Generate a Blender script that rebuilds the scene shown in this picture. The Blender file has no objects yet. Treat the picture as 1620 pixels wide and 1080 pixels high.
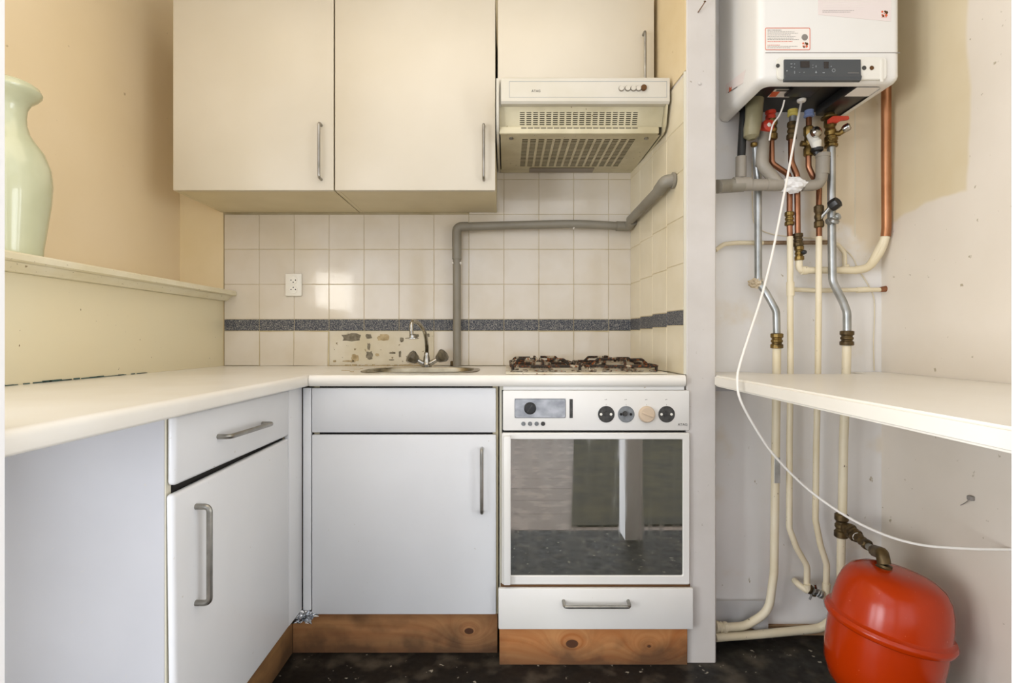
import bpy, bmesh, math, random
from mathutils import Vector, Matrix
random.seed(7)
S = bpy.context.scene
COL = S.collection
CY, CZ, F = -2.31, 1.03, 848.0          # camera y, camera height, focal length in px (1620 frame)

# ---------------------------------------------------------------- camera, light, exposure
cam = bpy.data.cameras.new('camera'); camo = bpy.data.objects.new('camera', cam); COL.objects.link(camo)
camo.location = (0, CY, CZ); camo.rotation_euler = (math.pi/2, 0, 0)
cam.sensor_width = 36; cam.lens = F/1620*36; cam.shift_x = 10/1620; cam.shift_y = -3/1620; cam.clip_start = 0.02
S.camera = camo
w = bpy.data.worlds.new('world'); S.world = w; w.use_nodes = True
w.node_tree.nodes['Background'].inputs[0].default_value = (0.9, 0.95, 1.0, 1)
w.node_tree.nodes['Background'].inputs[1].default_value = 0.6

def area(name, loc, rot, sx, sy, power, col):
    l = bpy.data.lights.new(name, 'AREA'); l.shape = 'RECTANGLE'; l.size = sx; l.size_y = sy
    l.energy = power; l.color = col
    o = bpy.data.objects.new(name, l); COL.objects.link(o); o.location = loc; o.rotation_euler = rot
    return o
# daylight through the window of the room behind the camera, plus two side fills
area('hall_window_daylight', (-0.3, -4.75, 1.15), (math.radians(90), 0, 0), 3.6, 2.0, 17, (0.80, 0.89, 1.0))
area('hall_left_fill', (-2.85, -3.0, .85), (math.radians(90), 0, math.radians(-90)), 2.6, 1.5, 140, (0.87, 0.92, 1.0))  # unseen fill light added to brighten the right wall
area('hall_right_fill', (2.85, -3.0, .95), (math.radians(90), 0, math.radians(90)), 2.6, 1.7, 62, (0.84, 0.91, 1.0))  # matching fill light, added for the left wall and left cabinet
# added overhead fill in the hall and warm ceiling lamp of the kitchen
area('hall_ceiling_fill', (0.2, -3.3, 2.55), (0, 0, 0), 1.6, 1.2, 4, (1.0, 0.93, 0.82))
area('kitchen_ceiling_light', (-0.35, -1.25, 2.58), (0, 0, 0), 1.6, 0.9, 5.6, (1.0, 0.84, 0.6))
# small side window on the left, whose reflection shows on the tiles
area('side_window_daylight', (-1.62, -2.75, 1.47), (math.radians(90), 0, math.radians(-33)), 0.34, 0.36, 2.6, (1.0, 0.96, 0.88))

S.view_settings.view_transform = 'Standard'; S.view_settings.look = 'None'
S.view_settings.exposure = 0.42; S.view_settings.gamma = 1; S.view_settings.use_curve_mapping = False

# ---------------------------------------------------------------- helpers
def sc(Y): return F/(Y-CY)
def P(px, py, Y):                        # a photo pixel turned into a point at distance Y
    s = sc(Y); return Vector(((px-800)/s, Y, CZ-(py-537)/s))
def lin(c):
    if isinstance(c, str):
        c = [int(c[i:i+2], 16)/255 for i in (0, 2, 4)]
        return tuple(x/12.92 if x <= .04045 else ((x+.055)/1.055)**2.4 for x in c)+(1,)
    return tuple(c)+(1,)

def mat(name, col, rough=.5, metal=0, col2=None, vs=3, vlo=.35, vhi=.7, stretch=(1,1,1), speck=None, sps=60, spt=.72,
        bump=0, bs=80, rvar=0, trans=0, coat=0, ior=1.5, alpha=1):
    m = bpy.data.materials.new(name); m.use_nodes = True
    nt = m.node_tree; N = nt.nodes; L = nt.links; b = N['Principled BSDF']
    b.inputs['Roughness'].default_value = rough; b.inputs['Metallic'].default_value = metal
    b.inputs['Base Color'].default_value = lin(col); b.inputs['IOR'].default_value = ior
    b.inputs['Transmission Weight'].default_value = trans; b.inputs['Coat Weight'].default_value = coat
    b.inputs['Alpha'].default_value = alpha
    tc = N.new('ShaderNodeTexCoord'); mp = N.new('ShaderNodeMapping'); mp.inputs['Scale'].default_value = stretch
    ge = N.new('ShaderNodeNewGeometry')
    L.new(ge.outputs['Position'], mp.inputs['Vector'])
    out = None
    def noise(scale, det=5):
        n = N.new('ShaderNodeTexNoise'); n.inputs['Scale'].default_value = scale; n.inputs['Detail'].default_value = det
        L.new(mp.outputs[0], n.inputs['Vector']); return n
    def ramp(src, lo, hi):
        r = N.new('ShaderNodeMapRange'); r.inputs[1].default_value = lo; r.inputs[2].default_value = hi
        L.new(src, r.inputs[0]); return r
    def mix(fac, a, bb):
        x = N.new('ShaderNodeMix'); x.data_type = 'RGBA'
        L.new(fac, x.inputs[0])
        if hasattr(a, 'is_linked'): L.new(a, x.inputs[6])
        else: x.inputs[6].default_value = a
        if hasattr(bb, 'is_linked'): L.new(bb, x.inputs[7])
        else: x.inputs[7].default_value = bb
        return x.outputs[2]
    cur = lin(col)
    if col2:
        r = ramp(noise(vs).outputs[0], vlo, vhi); cur = mix(r.outputs[0], cur, lin(col2))
        if rvar:
            r2 = ramp(noise(vs*2.3).outputs[0], .3, .7); r2.inputs[3].default_value = max(0.02, rough-rvar); r2.inputs[4].default_value = rough+rvar
            L.new(r2.outputs[0], b.inputs['Roughness'])
    if speck:
        r = ramp(noise(sps*2.6, 3).outputs[0], spt-.02, spt+.02); cur = mix(r.outputs[0], cur, lin(speck))
    if hasattr(cur, 'is_linked'): L.new(cur, b.inputs['Base Color'])
    if bump:
        bp = N.new('ShaderNodeBump'); bp.inputs['Strength'].default_value = bump; bp.inputs['Distance'].default_value = .003
        L.new(noise(bs).outputs[0], bp.inputs['Height']); L.new(bp.outputs[0], b.inputs['Normal'])
    m['mp'] = 1
    return m

M = {}
M['cab']     = mat('white_laminate', 'E3E3E3', .33, col2='DADADA', vs=2, speck='C9C5BC', sps=25, spt=.76)
M['cabup']   = mat('ivory_laminate', 'D9D0BE', .33, col2='D0C6B1', vs=1.5)
M['carc']    = mat('cream_carcass', 'DDD0AE', .5, col2='D2C49F', vs=4)
M['panel']   = mat('grey_white_panel', 'BABABD', .5, col2='B1B1B4', vs=2.5, speck='B9B7B4', sps=40, spt=.73)
M['edge']    = mat('cream_edging', 'D8D2BE', .5)
M['gap']     = mat('dark_gap', '1B1815', .8)
M['top']     = mat('worktop_laminate', 'ECE8DF', .28, col2='E4DED2', vs=5, speck='C4B796', sps=35, spt=.78, coat=.2)
M['topr']    = mat('shelf_laminate', 'E9E3D6', .3, col2='E0D8C8', vs=2, speck='C9BDA4', sps=35, spt=.78)
M['steel']   = mat('brushed_steel', 'A9A69F', .33, 1, col2='85827A', vs=20)
M['chrome']  = mat('chrome', 'C8C6C0', .15, 1, col2='8C8880', vs=30)
M['sinksteel'] = mat('worn_sink_steel', 'A8A08C', .3, 1, col2='7E7562', vs=15)
M['tile']    = mat('cream_tile', 'DDD3C3', .12, col2='D6CAB5', vs=5, vlo=.4, vhi=.65, coat=.3, bump=.12, bs=28)
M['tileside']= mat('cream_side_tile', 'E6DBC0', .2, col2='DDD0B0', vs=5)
M['grout']   = mat('stained_grout', 'CFC09C', .9, col2='B7A57C', vs=10)
M['band']    = mat('speckled_blue_tile', '2E3340', .6, col2='7E7C78', vs=330, vlo=.5, vhi=.58, speck='B9B4A8', sps=140, spt=.62)
M['plaster'] = mat('old_plaster', 'DDD4C0', .8, col2='CBBE9E', vs=6, speck='8A7A58', sps=22, spt=.69, bump=.3, bs=40)
M['patch']   = mat('adhesive_residue', '8C8370', .95, col2='5F5646', vs=60, bump=.6, bs=120)
M['patchtan']= mat('tan_adhesive_residue', 'C3AE88', .95, col2='9C8862', vs=60, bump=.5, bs=120)
M['wleft']   = mat('beige_wall_paint', 'EEDBBA', .7, col2='E6D1AA', vs=1.4, speck='B8A27A', sps=14, spt=.75, bump=.1, bs=12)
M['wpanel']  = mat('cream_gloss_panel', 'E6D8B4', .4, col2='E0D7B8', vs=1.5, speck='7A6238', sps=26, spt=.745)
M['wback']   = mat('ochre_back_plaster', 'EAD6AE', .75, col2='E2CD9F', vs=3)
M['ledge']   = mat('chipped_cream_paint', 'E2DAC0', .45, col2='D8CDAA', vs=8, speck='93825C', sps=50, spt=.70)
M['wpart']   = mat('scuffed_white_wood', 'D3CDC6', .6, col2='C8C1B8', vs=5, speck='A89E90', sps=18, spt=.735, bump=.15, bs=20)
M['wupper']  = mat('yellowed_side_plaster', 'E3D1AC', .75, col2='D8C296', vs=4, speck='B29565', sps=22, spt=.73)
M['wrec']    = mat('recess_board_paint', 'EEEBE6', .6, col2='E2DDD6', vs=3, speck='AFA288', sps=16, spt=.73, stretch=(1,1,.6), bump=.1, bs=15)
M['white']   = mat('white_gloss_trim', 'F0EFEF', .4)
M['batten']  = mat('shaded_batten', 'C9C8C8', .6)
M['floorr']  = mat('reddish_base_strip', 'B39A78', .7, col2='94714E', vs=9)
M['pvc']     = mat('grey_pvc', '8E887A', .45, col2='827B6C', vs=8)
M['pvcr']    = mat('pale_grey_pvc', '9F978A', .45, col2='8D8577', vs=8)
M['copper']  = mat('copper', 'A8765A', .36, 1, col2='7C5238', vs=14)
M['copperb'] = mat('bright_copper', 'B9845E', .4, .8, col2='9C6844', vs=8)
M['brass']   = mat('dull_brass', '8E7440', .42, .9, col2='4D3F26', vs=35)
M['oldbrass']= mat('tarnished_bronze', '6E5A38', .5, .75, col2='3A3022', vs=35)
M['galv']    = mat('galvanised_steel', 'B9BAB8', .38, .85, col2='93948F', vs=16)
M['cream']   = mat('cream_painted_pipe', 'E5D9BC', .45, col2='DACBA8', vs=7, speck='75604A', sps=34, spt=.735)
M['brownp']  = mat('brown_scraped_pipe', '6F543C', .6, col2='A08A6A', vs=30)
M['red']     = mat('red_lacquer', 'B43300', .22, col2='A82C00', vs=3, speck='C8603F', sps=45, spt=.74)
M['redp']    = mat('red_plastic', 'C8402A', .4)
M['boiler']  = mat('boiler_white_steel', 'E8E5DE', .3, col2='E2DED6', vs=2)
M['boilerp'] = mat('boiler_plastic', 'E4E0D4', .4)
M['black']   = mat('black_plastic', '1D1C1B', .35)
M['blackm']  = mat('matt_black_hose', '232321', .6)
M['ctrl']    = mat('graphite_panel', '43474A', .35)
M['screen']  = mat('dark_display', '2A2523', .2)
M['grey']    = mat('pale_grey_print', '9FA3A4', .5)
M['ink']     = mat('grey_ink', '8B847C', .7)
M['inkdark'] = mat('dark_ink', '57524C', .7)
M['orange']  = mat('orange_print', 'D8653C', .6)
M['paper']   = mat('label_paper', 'EDE6DC', .6)
M['paperp']  = mat('pinkish_notice_paper', 'E6DAD4', .6)
M['olive']   = mat('smoky_olive_plastic', '8E8668', .3, col2='7B7355', vs=14)
M['yellow']  = mat('yellow_plastic_nut', 'C6B45A', .5)
M['blue']    = mat('blue_plastic_nut', '7483A8', .5)
M['cloth']   = mat('white_cloth', 'EBE9E6', .85, bump=.3, bs=40)
M['cable']   = mat('white_cable', 'F0EAE0', .45)
M['putty']   = mat('crumbly_putty', 'D8C8AC', .95, col2='B8A483', vs=60, bump=1, bs=90)
M['foil']    = mat('aluminium_foil', 'BFC1C4', .2, 1)
M['vase']    = mat('celadon_glaze', 'C6C8A8', .2, col2='B9BC9A', vs=5, coat=.4)
M['enamel']  = mat('white_enamel', 'E9E6E0', .28, col2='E3DFD6', vs=3, speck='B49B74', sps=24, spt=.77)
M['hoodw']   = mat('hood_enamel', 'D2CCBE', .35, col2='CAC3B0', vs=5)
M['hoody']   = mat('greasy_yellowed_enamel', 'D0C6A6', .4, col2='BDB290', vs=9, speck='7A6640', sps=40, spt=.72)
M['hoodd']   = mat('hood_dark_inside', '4A4438', .9)
M['filter']  = mat('greasy_filter_mesh', '6E634E', .8, col2='837860', vs=40)
M['duct']    = mat('brown_metal_duct', '8A8072', .35, .6)
M['rust']    = mat('rusty_cast_iron', '2E251C', .8, .2, col2='B5A890', vs=30, vlo=.56, vhi=.62, speck='8A4A1C', sps=50, spt=.60, bump=.5, bs=90)
M['rustcap'] = mat('scorched_enamel_cap', '9A907C', .6, col2='4A3A28', vs=45, vlo=.48, vhi=.6, speck='9C5A2A', sps=60, spt=.62)
M['hob']     = mat('stained_hob_enamel', 'DED8C8', .35, col2='C9B894', vs=14, speck='8A5A2C', sps=22, spt=.66)
M['darkdisc']= mat('dark_disc', '2C2A27', .45, col2='4A4843', vs=80)
M['greydisc']= mat('grey_disc', '6C6E6E', .5, col2='85888A', vs=60)
M['beigek']  = mat('beige_knob', 'CDB79C', .45)
M['smoke']   = mat('smoky_acrylic', '4A4234', .12, col2='746A56', vs=40, coat=.5)
M['nail']    = mat('rusty_nail', '6B4A2A', .6, .6)
M['socket']  = mat('socket_plastic', 'EFEADD', .35)

def glass_dark():
    m = bpy.data.materials.new('oven_glass'); m.use_nodes = True; nt = m.node_tree; N = nt.nodes; L = nt.links
    for n in list(N): N.remove(n)
    o = N.new('ShaderNodeOutputMaterial'); mx = N.new('ShaderNodeMixShader'); g = N.new('ShaderNodeBsdfGlossy'); d = N.new('ShaderNodeBsdfDiffuse')
    mx.inputs[0].default_value = .5
    g.inputs['Color'].default_value = (.9, .9, .88, 1); d.inputs['Color'].default_value = (.035, .033, .026, 1)
    ge = N.new('ShaderNodeNewGeometry'); mp = N.new('ShaderNodeMapping'); mp.inputs['Scale'].default_value = (22, 1, 2.5)
    n = N.new('ShaderNodeTexNoise'); n.inputs['Scale'].default_value = 2; n.inputs['Detail'].default_value = 6
    r = N.new('ShaderNodeMapRange'); r.inputs[1].default_value = .45; r.inputs[2].default_value = .8; r.inputs[3].default_value = .01; r.inputs[4].default_value = .13
    L.new(ge.outputs['Position'], mp.inputs[0]); L.new(mp.outputs[0], n.inputs['Vector']); L.new(n.outputs[0], r.inputs[0]); L.new(r.outputs[0], g.inputs['Roughness'])
    mx2 = N.new('ShaderNodeMix'); mx2.data_type = 'RGBA'; mx2.inputs[6].default_value = (.03, .03, .024, 1); mx2.inputs[7].default_value = (.10, .095, .07, 1)
    L.new(n.outputs[0], mx2.inputs[0]); L.new(mx2.outputs[2], d.inputs['Color'])
    L.new(d.outputs[0], mx.inputs[1]); L.new(g.outputs[0], mx.inputs[2]); L.new(mx.outputs[0], o.inputs[0])
    return m
M['oglass'] = glass_dark()

def wood(name, c1, c2, knots, axis='X'):
    """pine board: stretched grain that bends round knots; knots = [(u, z, r)]"""
    m = bpy.data.materials.new(name); m.use_nodes = True; nt = m.node_tree; N = nt.nodes; L = nt.links; b = N['Principled BSDF']
    b.inputs['Roughness'].default_value = .55
    ge = N.new('ShaderNodeNewGeometry'); sx = N.new('ShaderNodeSeparateXYZ'); L.new(ge.outputs['Position'], sx.inputs[0])
    u = sx.outputs[axis]; z = sx.outputs['Z']
    def mt(op, a, bb=None, c=None):
        n = N.new('ShaderNodeMath'); n.operation = op
        for i, v in enumerate((a, bb, c)):
            if v is None: continue
            if hasattr(v, 'is_linked'): L.new(v, n.inputs[i])
            else: n.inputs[i].default_value = v
        return n.outputs[0]
    disp = None; kn = None
    for (ku, kz, kr) in knots:
        du = mt('SUBTRACT', u, ku); dz = mt('SUBTRACT', z, kz)
        d = mt('SQRT', mt('ADD', mt('MULTIPLY', mt('MULTIPLY', du, du), .45), mt('MULTIPLY', dz, dz)))
        inf = mt('EXPONENT', mt('MULTIPLY', d, -30.0))
        disp = inf if disp is None else mt('ADD', disp, inf)
        k = mt('LESS_THAN', d, kr); kn = k if kn is None else mt('MAXIMUM', kn, k)
    cb = N.new('ShaderNodeCombineXYZ'); L.new(mt('MULTIPLY', u, 1.5), cb.inputs[0])
    zz = mt('MULTIPLY', z, 26.0)
    if disp is not None: zz = mt('ADD', zz, mt('MULTIPLY', disp, 7.0))
    L.new(zz, cb.inputs[2])
    n = N.new('ShaderNodeTexNoise'); n.inputs['Scale'].default_value = 1.6; n.inputs['Detail'].default_value = 6; L.new(cb.outputs[0], n.inputs['Vector'])
    r = N.new('ShaderNodeMapRange'); r.inputs[1].default_value = .35; r.inputs[2].default_value = .68; L.new(n.outputs[0], r.inputs[0])
    mx = N.new('ShaderNodeMix'); mx.data_type = 'RGBA'; mx.inputs[6].default_value = lin(c1); mx.inputs[7].default_value = lin(c2); L.new(r.outputs[0], mx.inputs[0])
    cur = mx.outputs[2]
    # worn dark stains
    n2 = N.new('ShaderNodeTexNoise'); n2.inputs['Scale'].default_value = 7; n2.inputs['Detail'].default_value = 7; L.new(ge.outputs['Position'], n2.inputs['Vector'])
    r2 = N.new('ShaderNodeMapRange'); r2.inputs[1].default_value = .50; r2.inputs[2].default_value = .78; L.new(n2.outputs[0], r2.inputs[0])
    m2 = N.new('ShaderNodeMix'); m2.data_type = 'RGBA'; L.new(r2.outputs[0], m2.inputs[0]); L.new(cur, m2.inputs[6]); m2.inputs[7].default_value = lin('5A3E26'); cur = m2.outputs[2]
    # grime worn along the foot of the board
    r3 = N.new('ShaderNodeMapRange'); r3.inputs[1].default_value = .0; r3.inputs[2].default_value = .075; r3.inputs[3].default_value = 1; r3.inputs[4].default_value = 0; L.new(mt('ADD', z, mt('MULTIPLY', mt('SUBTRACT', n2.outputs[0], .5), .30)), r3.inputs[0])
    m3 = N.new('ShaderNodeMix'); m3.data_type = 'RGBA'; L.new(mt('MULTIPLY', r3.outputs[0], .75), m3.inputs[0]); L.new(cur, m3.inputs[6]); m3.inputs[7].default_value = lin('3E2E20'); cur = m3.outputs[2]
    if kn is not None:
        m4 = N.new('ShaderNodeMix'); m4.data_type = 'RGBA'; L.new(kn, m4.inputs[0]); L.new(cur, m4.inputs[6]); m4.inputs[7].default_value = lin('4F2E18'); cur = m4.outputs[2]
    L.new(cur, b.inputs['Base Color'])
    return m

def wall_right_mat():
    m = mat('right_wall_paint', 'E4DACB', .65, col2='DACFBE', vs=2.2, speck='ADA085', sps=15, spt=.735, bump=.08, bs=14)
    nt = m.node_tree; N = nt.nodes; L = nt.links; b = N['Principled BSDF']
    src = b.inputs['Base Color'].links[0].from_socket
    ge = N.new('ShaderNodeNewGeometry'); sx = N.new('ShaderNodeSeparateXYZ'); L.new(ge.outputs['Position'], sx.inputs[0])
    nz = N.new('ShaderNodeTexNoise'); nz.inputs['Scale'].default_value = 4; L.new(ge.outputs['Position'], nz.inputs['Vector'])
    def mt(op, a, bb):
        n = N.new('ShaderNodeMath'); n.operation = op
        for i, v in enumerate((a, bb)):
            if hasattr(v, 'is_linked'): L.new(v, n.inputs[i])
            else: n.inputs[i].default_value = v
        return n.outputs[0]
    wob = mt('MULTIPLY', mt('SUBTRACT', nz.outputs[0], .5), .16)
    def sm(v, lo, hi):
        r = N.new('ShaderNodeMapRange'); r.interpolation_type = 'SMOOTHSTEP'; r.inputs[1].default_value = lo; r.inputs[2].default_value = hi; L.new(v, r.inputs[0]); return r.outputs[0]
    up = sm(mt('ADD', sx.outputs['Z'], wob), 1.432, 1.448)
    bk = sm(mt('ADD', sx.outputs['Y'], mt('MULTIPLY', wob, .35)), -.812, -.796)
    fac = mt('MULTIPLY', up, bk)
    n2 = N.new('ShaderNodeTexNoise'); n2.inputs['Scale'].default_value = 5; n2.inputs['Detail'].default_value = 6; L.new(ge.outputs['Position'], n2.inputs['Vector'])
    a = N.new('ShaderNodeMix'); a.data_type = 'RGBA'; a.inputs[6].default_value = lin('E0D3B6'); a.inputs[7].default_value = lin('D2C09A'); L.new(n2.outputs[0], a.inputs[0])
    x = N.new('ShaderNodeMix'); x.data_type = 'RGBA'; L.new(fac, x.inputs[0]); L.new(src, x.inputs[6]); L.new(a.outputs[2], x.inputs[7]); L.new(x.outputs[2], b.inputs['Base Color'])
    return m
M['wright'] = wall_right_mat()

def stain_recess():
    m = M['wrec']; nt = m.node_tree; N = nt.nodes; L = nt.links; b = N['Principled BSDF']
    src = b.inputs['Base Color'].links[0].from_socket
    ge = N.new('ShaderNodeNewGeometry'); sx = N.new('ShaderNodeSeparateXYZ'); L.new(ge.outputs['Position'], sx.inputs[0])
    nz = N.new('ShaderNodeTexNoise'); nz.inputs['Scale'].default_value = 5; nz.inputs['Detail'].default_value = 5; L.new(ge.outputs['Position'], nz.inputs['Vector'])
    def mt(op, a, bb):
        n = N.new('ShaderNodeMath'); n.operation = op
        for i, v in enumerate((a, bb)):
            if hasattr(v, 'is_linked'): L.new(v, n.inputs[i])
            else: n.inputs[i].default_value = v
        return n.outputs[0]
    def ss(v, lo, hi):
        r = N.new('ShaderNodeMapRange'); r.interpolation_type = 'SMOOTHSTEP'; r.inputs[1].default_value = lo; r.inputs[2].default_value = hi; L.new(v, r.inputs[0]); return r.outputs[0]
    wob = mt('MULTIPLY', mt('SUBTRACT', nz.outputs[0], .5), .3)
    f = mt('MULTIPLY', ss(mt('ADD', sx.outputs['Z'], wob), 1.36, 1.42), ss(mt('ADD', sx.outputs['X'], wob), 1.0, 1.12))
    f = mt('MAXIMUM', mt('MULTIPLY', f, .8), mt('MULTIPLY', ss(nz.outputs[0], .55, .75), .5))
    x = N.new('ShaderNodeMix'); x.data_type = 'RGBA'; L.new(f, x.inputs[0]); L.new(src, x.inputs[6]); x.inputs[7].default_value = lin('DCC8A2'); L.new(x.outputs[2], b.inputs['Base Color'])
stain_recess()

def floor_mat():
    m = mat('worn_black_lino', '1C1A17', .5, col2='5A5246', vs=11, vlo=.50, vhi=.80, speck='A39C8C', sps=14, spt=.69, rvar=.15, bump=.25, bs=30)
    return m
M['red'].node_tree.nodes['Principled BSDF'].inputs['Specular IOR Level'].default_value = .35
M['floor'] = floor_mat(); M['floor'].node_tree.nodes['Principled BSDF'].inputs['Specular IOR Level'].default_value = .25

def link(name, bm, m, parent=None, smooth=True, mats=None):
    me = bpy.data.meshes.new(name); bmesh.ops.recalc_face_normals(bm, faces=bm.faces); bm.to_mesh(me); bm.free()
    for mm in (mats or [m]): me.materials.append(M[mm] if isinstance(mm, str) else mm)
    if smooth:
        for p in me.polygons: p.use_smooth = True
        me.set_sharp_from_angle(angle=math.radians(32))
    o = bpy.data.objects.new(name, me); COL.objects.link(o)
    if parent is not None:
        o.parent = parent; o.matrix_parent_inverse = Matrix.Identity(4)
        o.location = -(wloc(parent))
    return o
def wloc(o):
    v = Vector(o.location)
    while o.parent: o = o.parent; v += Vector(o.location)
    return v
def thing(name, label, cat, loc, group=None):
    o = bpy.data.objects.new(name, None); COL.objects.link(o); o.location = loc; o.empty_display_size = .05
    o['label'] = label; o['category'] = cat
    if group: o['group'] = group
    return o
def tag(o, label, cat, group=None):
    o['label'] = label; o['category'] = cat
    if group: o['group'] = group
    return o
def struct(o): o['kind'] = 'structure'; return o
def BM(): return bmesh.new()

def box(bm, x0, x1, y0, y1, z0, z1, bev=0, seg=2, mtx=None):
    x0, x1 = sorted((x0, x1)); y0, y1 = sorted((y0, y1)); z0, z1 = sorted((z0, z1))
    r = bmesh.ops.create_cube(bm, size=1); vs = r['verts']
    for v in vs: v.co = Vector(((v.co.x+.5)*(x1-x0)+x0, (v.co.y+.5)*(y1-y0)+y0, (v.co.z+.5)*(z1-z0)+z0))
    if mtx is not None: bmesh.ops.transform(bm, matrix=mtx, verts=vs)
    if bev > 0:
        es = list({e for v in vs for e in v.link_edges})
        bmesh.ops.bevel(bm, geom=es, offset=bev, segments=seg, affect='EDGES', profile=.5)
    return bm
def B(*a, **k): return box(BM(), *a, **k)

def prism(bm, pts, axis, a0, a1, bev=0):
    """closed 2D outline extruded along axis ('x','y','z')"""
    def mk(p, a):
        return {'x': (a, p[0], p[1]), 'y': (p[0], a, p[1]), 'z': (p[0], p[1], a)}[axis]
    A = [bm.verts.new(mk(p, a0)) for p in pts]; Bv = [bm.verts.new(mk(p, a1)) for p in pts]
    n = len(pts); fs = [bm.faces.new(A), bm.faces.new(Bv[::-1])]
    for i in range(n): fs.append(bm.faces.new((A[i], Bv[i], Bv[(i+1) % n], A[(i+1) % n])))
    if bev:
        bmesh.ops.recalc_face_normals(bm, faces=fs)
        bmesh.ops.bevel(bm, geom=list({e for f in fs for e in f.edges}), offset=bev, segments=2, affect='EDGES')
    return bm

def fillet(pts, r, n=6):
    pts = [Vector(p) for p in pts]; out = [pts[0]]
    for i in range(1, len(pts)-1):
        a, b, c = pts[i-1], pts[i], pts[i+1]
        u = (a-b); v = (c-b); lu, lv = u.length, v.length
        if lu < 1e-6 or lv < 1e-6: continue
        u /= lu; v /= lv; ang = u.angle(v)
        if ang > math.radians(176): out.append(b); continue
        d = min(r/math.tan(ang/2), lu*.48, lv*.48)
        p0, p1 = b+u*d, b+v*d
        for k in range(n+1):
            t = k/n; out.append(p0*(1-t)**2 + b*2*t*(1-t) + p1*t*t)
    out.append(pts[-1]); return out
def spline(pts, n=8):
    pts = [Vector(p) for p in pts]; q = [pts[0]*2-pts[1]]+pts+[pts[-1]*2-pts[-2]]; out = []
    for i in range(1, len(q)-2):
        for k in range(n):
            t = k/n; p0, p1, p2, p3 = q[i-1:i+3]
            out.append(.5*((2*p1)+(-p0+p2)*t+(2*p0-5*p1+4*p2-p3)*t*t+(-p0+3*p1-3*p2+p3)*t**3))
    out.append(pts[-1]); return out
def sweep(bm, pts, rad, seg=12, caps=True):
    pts = [Vector(p) for p in pts]; n = len(pts)
    if not hasattr(rad, '__len__'): rad = [rad]*n
    T = []
    for i in range(n):
        t = (pts[min(i+1, n-1)]-pts[max(i-1, 0)]); T.append(t.normalized())
    up = Vector((0, 0, 1)) if abs(T[0].z) < .9 else Vector((1, 0, 0))
    u = T[0].cross(up).normalized(); rings = []
    for i in range(n):
        if i:
            u = (u - T[i]*u.dot(T[i])).normalized()
        v = T[i].cross(u)
        rings.append([bm.verts.new(pts[i]+(u*math.cos(2*math.pi*k/seg)+v*math.sin(2*math.pi*k/seg))*rad[i]) for k in range(seg)])
    for a, b in zip(rings, rings[1:]):
        for k in range(seg): bm.faces.new((a[k], a[(k+1) % seg], b[(k+1) % seg], b[k]))
    if caps: bm.faces.new(rings[0]); bm.faces.new(rings[-1][::-1])
    return bm
def lathe(bm, prof, o, axis=(0, 0, 1), seg=24):
    """profile [(radius, height)] about axis through o"""
    o = Vector(o); ax = Vector(axis).normalized()
    up = Vector((0, 1, 0)) if abs(ax.y) < .9 else Vector((1, 0, 0))
    u = ax.cross(up).normalized(); v = ax.cross(u); rings = []
    for r, h in prof:
        if r < 1e-6: rings.append([bm.verts.new(o+ax*h)])
        else: rings.append([bm.verts.new(o+ax*h+(u*math.cos(2*math.pi*k/seg)+v*math.sin(2*math.pi*k/seg))*r) for k in range(seg)])
    for a, b in zip(rings, rings[1:]):
        for k in range(seg):
            k2 = (k+1) % seg
            if len(a) == 1 and len(b) == 1: continue
            if len(a) == 1: bm.faces.new((a[0], b[k], b[k2]))
            elif len(b) == 1: bm.faces.new((a[k], a[k2], b[0]))
            else: bm.faces.new((a[k], a[k2], b[k2], b[k]))
    if len(rings[0]) > 1: bm.faces.new(rings[0])
    if len(rings[-1]) > 1: bm.faces.new(rings[-1][::-1])
    return bm
def disc(o, r, h, axis=(0, -1, 0), seg=24, bev=.15):
    b = h*bev; return lathe(BM(), [(r, 0), (r, h-b), (r-b, h)], o, axis, seg)
def tube_obj(name, pts, r, m, parent=None, seg=12): return link(name, sweep(BM(), pts, r, seg), m, parent)
def hexnut(p0, p1, r, seg=8):
    """ringed compression coupling between two points"""
    p0 = Vector(p0); p1 = Vector(p1); L = (p1-p0).length
    pr = [(r*.8, 0), (r, L*.04), (r, L*.26), (r*.78, L*.34), (r*.78, L*.40), (r*.93, L*.46), (r*.93, L*.56), (r*.78, L*.62), (r*.78, L*.68), (r, L*.74), (r, L*.96), (r*.8, L)]
    return lathe(BM(), pr, p0, p1-p0, seg)
def text_obj(body, size, loc, rot, m, parent, name='lettering'):
    c = bpy.data.curves.new('txt', 'FONT'); c.body = body; c.size = size; c.extrude = .0003; c.align_x = 'CENTER'; c.align_y = 'CENTER'
    t = bpy.data.objects.new('txt', c); COL.objects.link(t); dg = bpy.context.evaluated_depsgraph_get(); dg.update()
    me = bpy.data.meshes.new_from_object(t.evaluated_get(dg)); bpy.data.objects.remove(t)
    me.transform(Matrix.LocRotScale(Vector(loc), __import__('mathutils').Euler(rot), None))
    me.materials.clear(); me.materials.append(M[m]); me.name = name
    o = bpy.data.objects.new(name, me); COL.objects.link(o); o.parent = parent; o.location = -wloc(parent); return o
def bow(a, b, out, r=.005, fr=.012):
    a = Vector(a); b = Vector(b); out = Vector(out)
    return sweep(BM(), fillet([a, a+out, b+out, b], fr), r, 10)
def blob(o, rx, ry, rz, amp, seed, sub=3):
    bm = BM(); bmesh.ops.create_icosphere(bm, subdivisions=sub, radius=1)
    rn = random.Random(seed); from mathutils import noise
    for v in bm.verts:
        k = 1+amp*noise.noise(v.co*2.3+Vector((seed, 0, 0)))+amp*.6*noise.noise(v.co*6+Vector((0, seed, 0)))
        v.co = Vector((v.co.x*rx*k, v.co.y*ry*k, v.co.z*rz*k))+Vector(o)
    return bm

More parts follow.
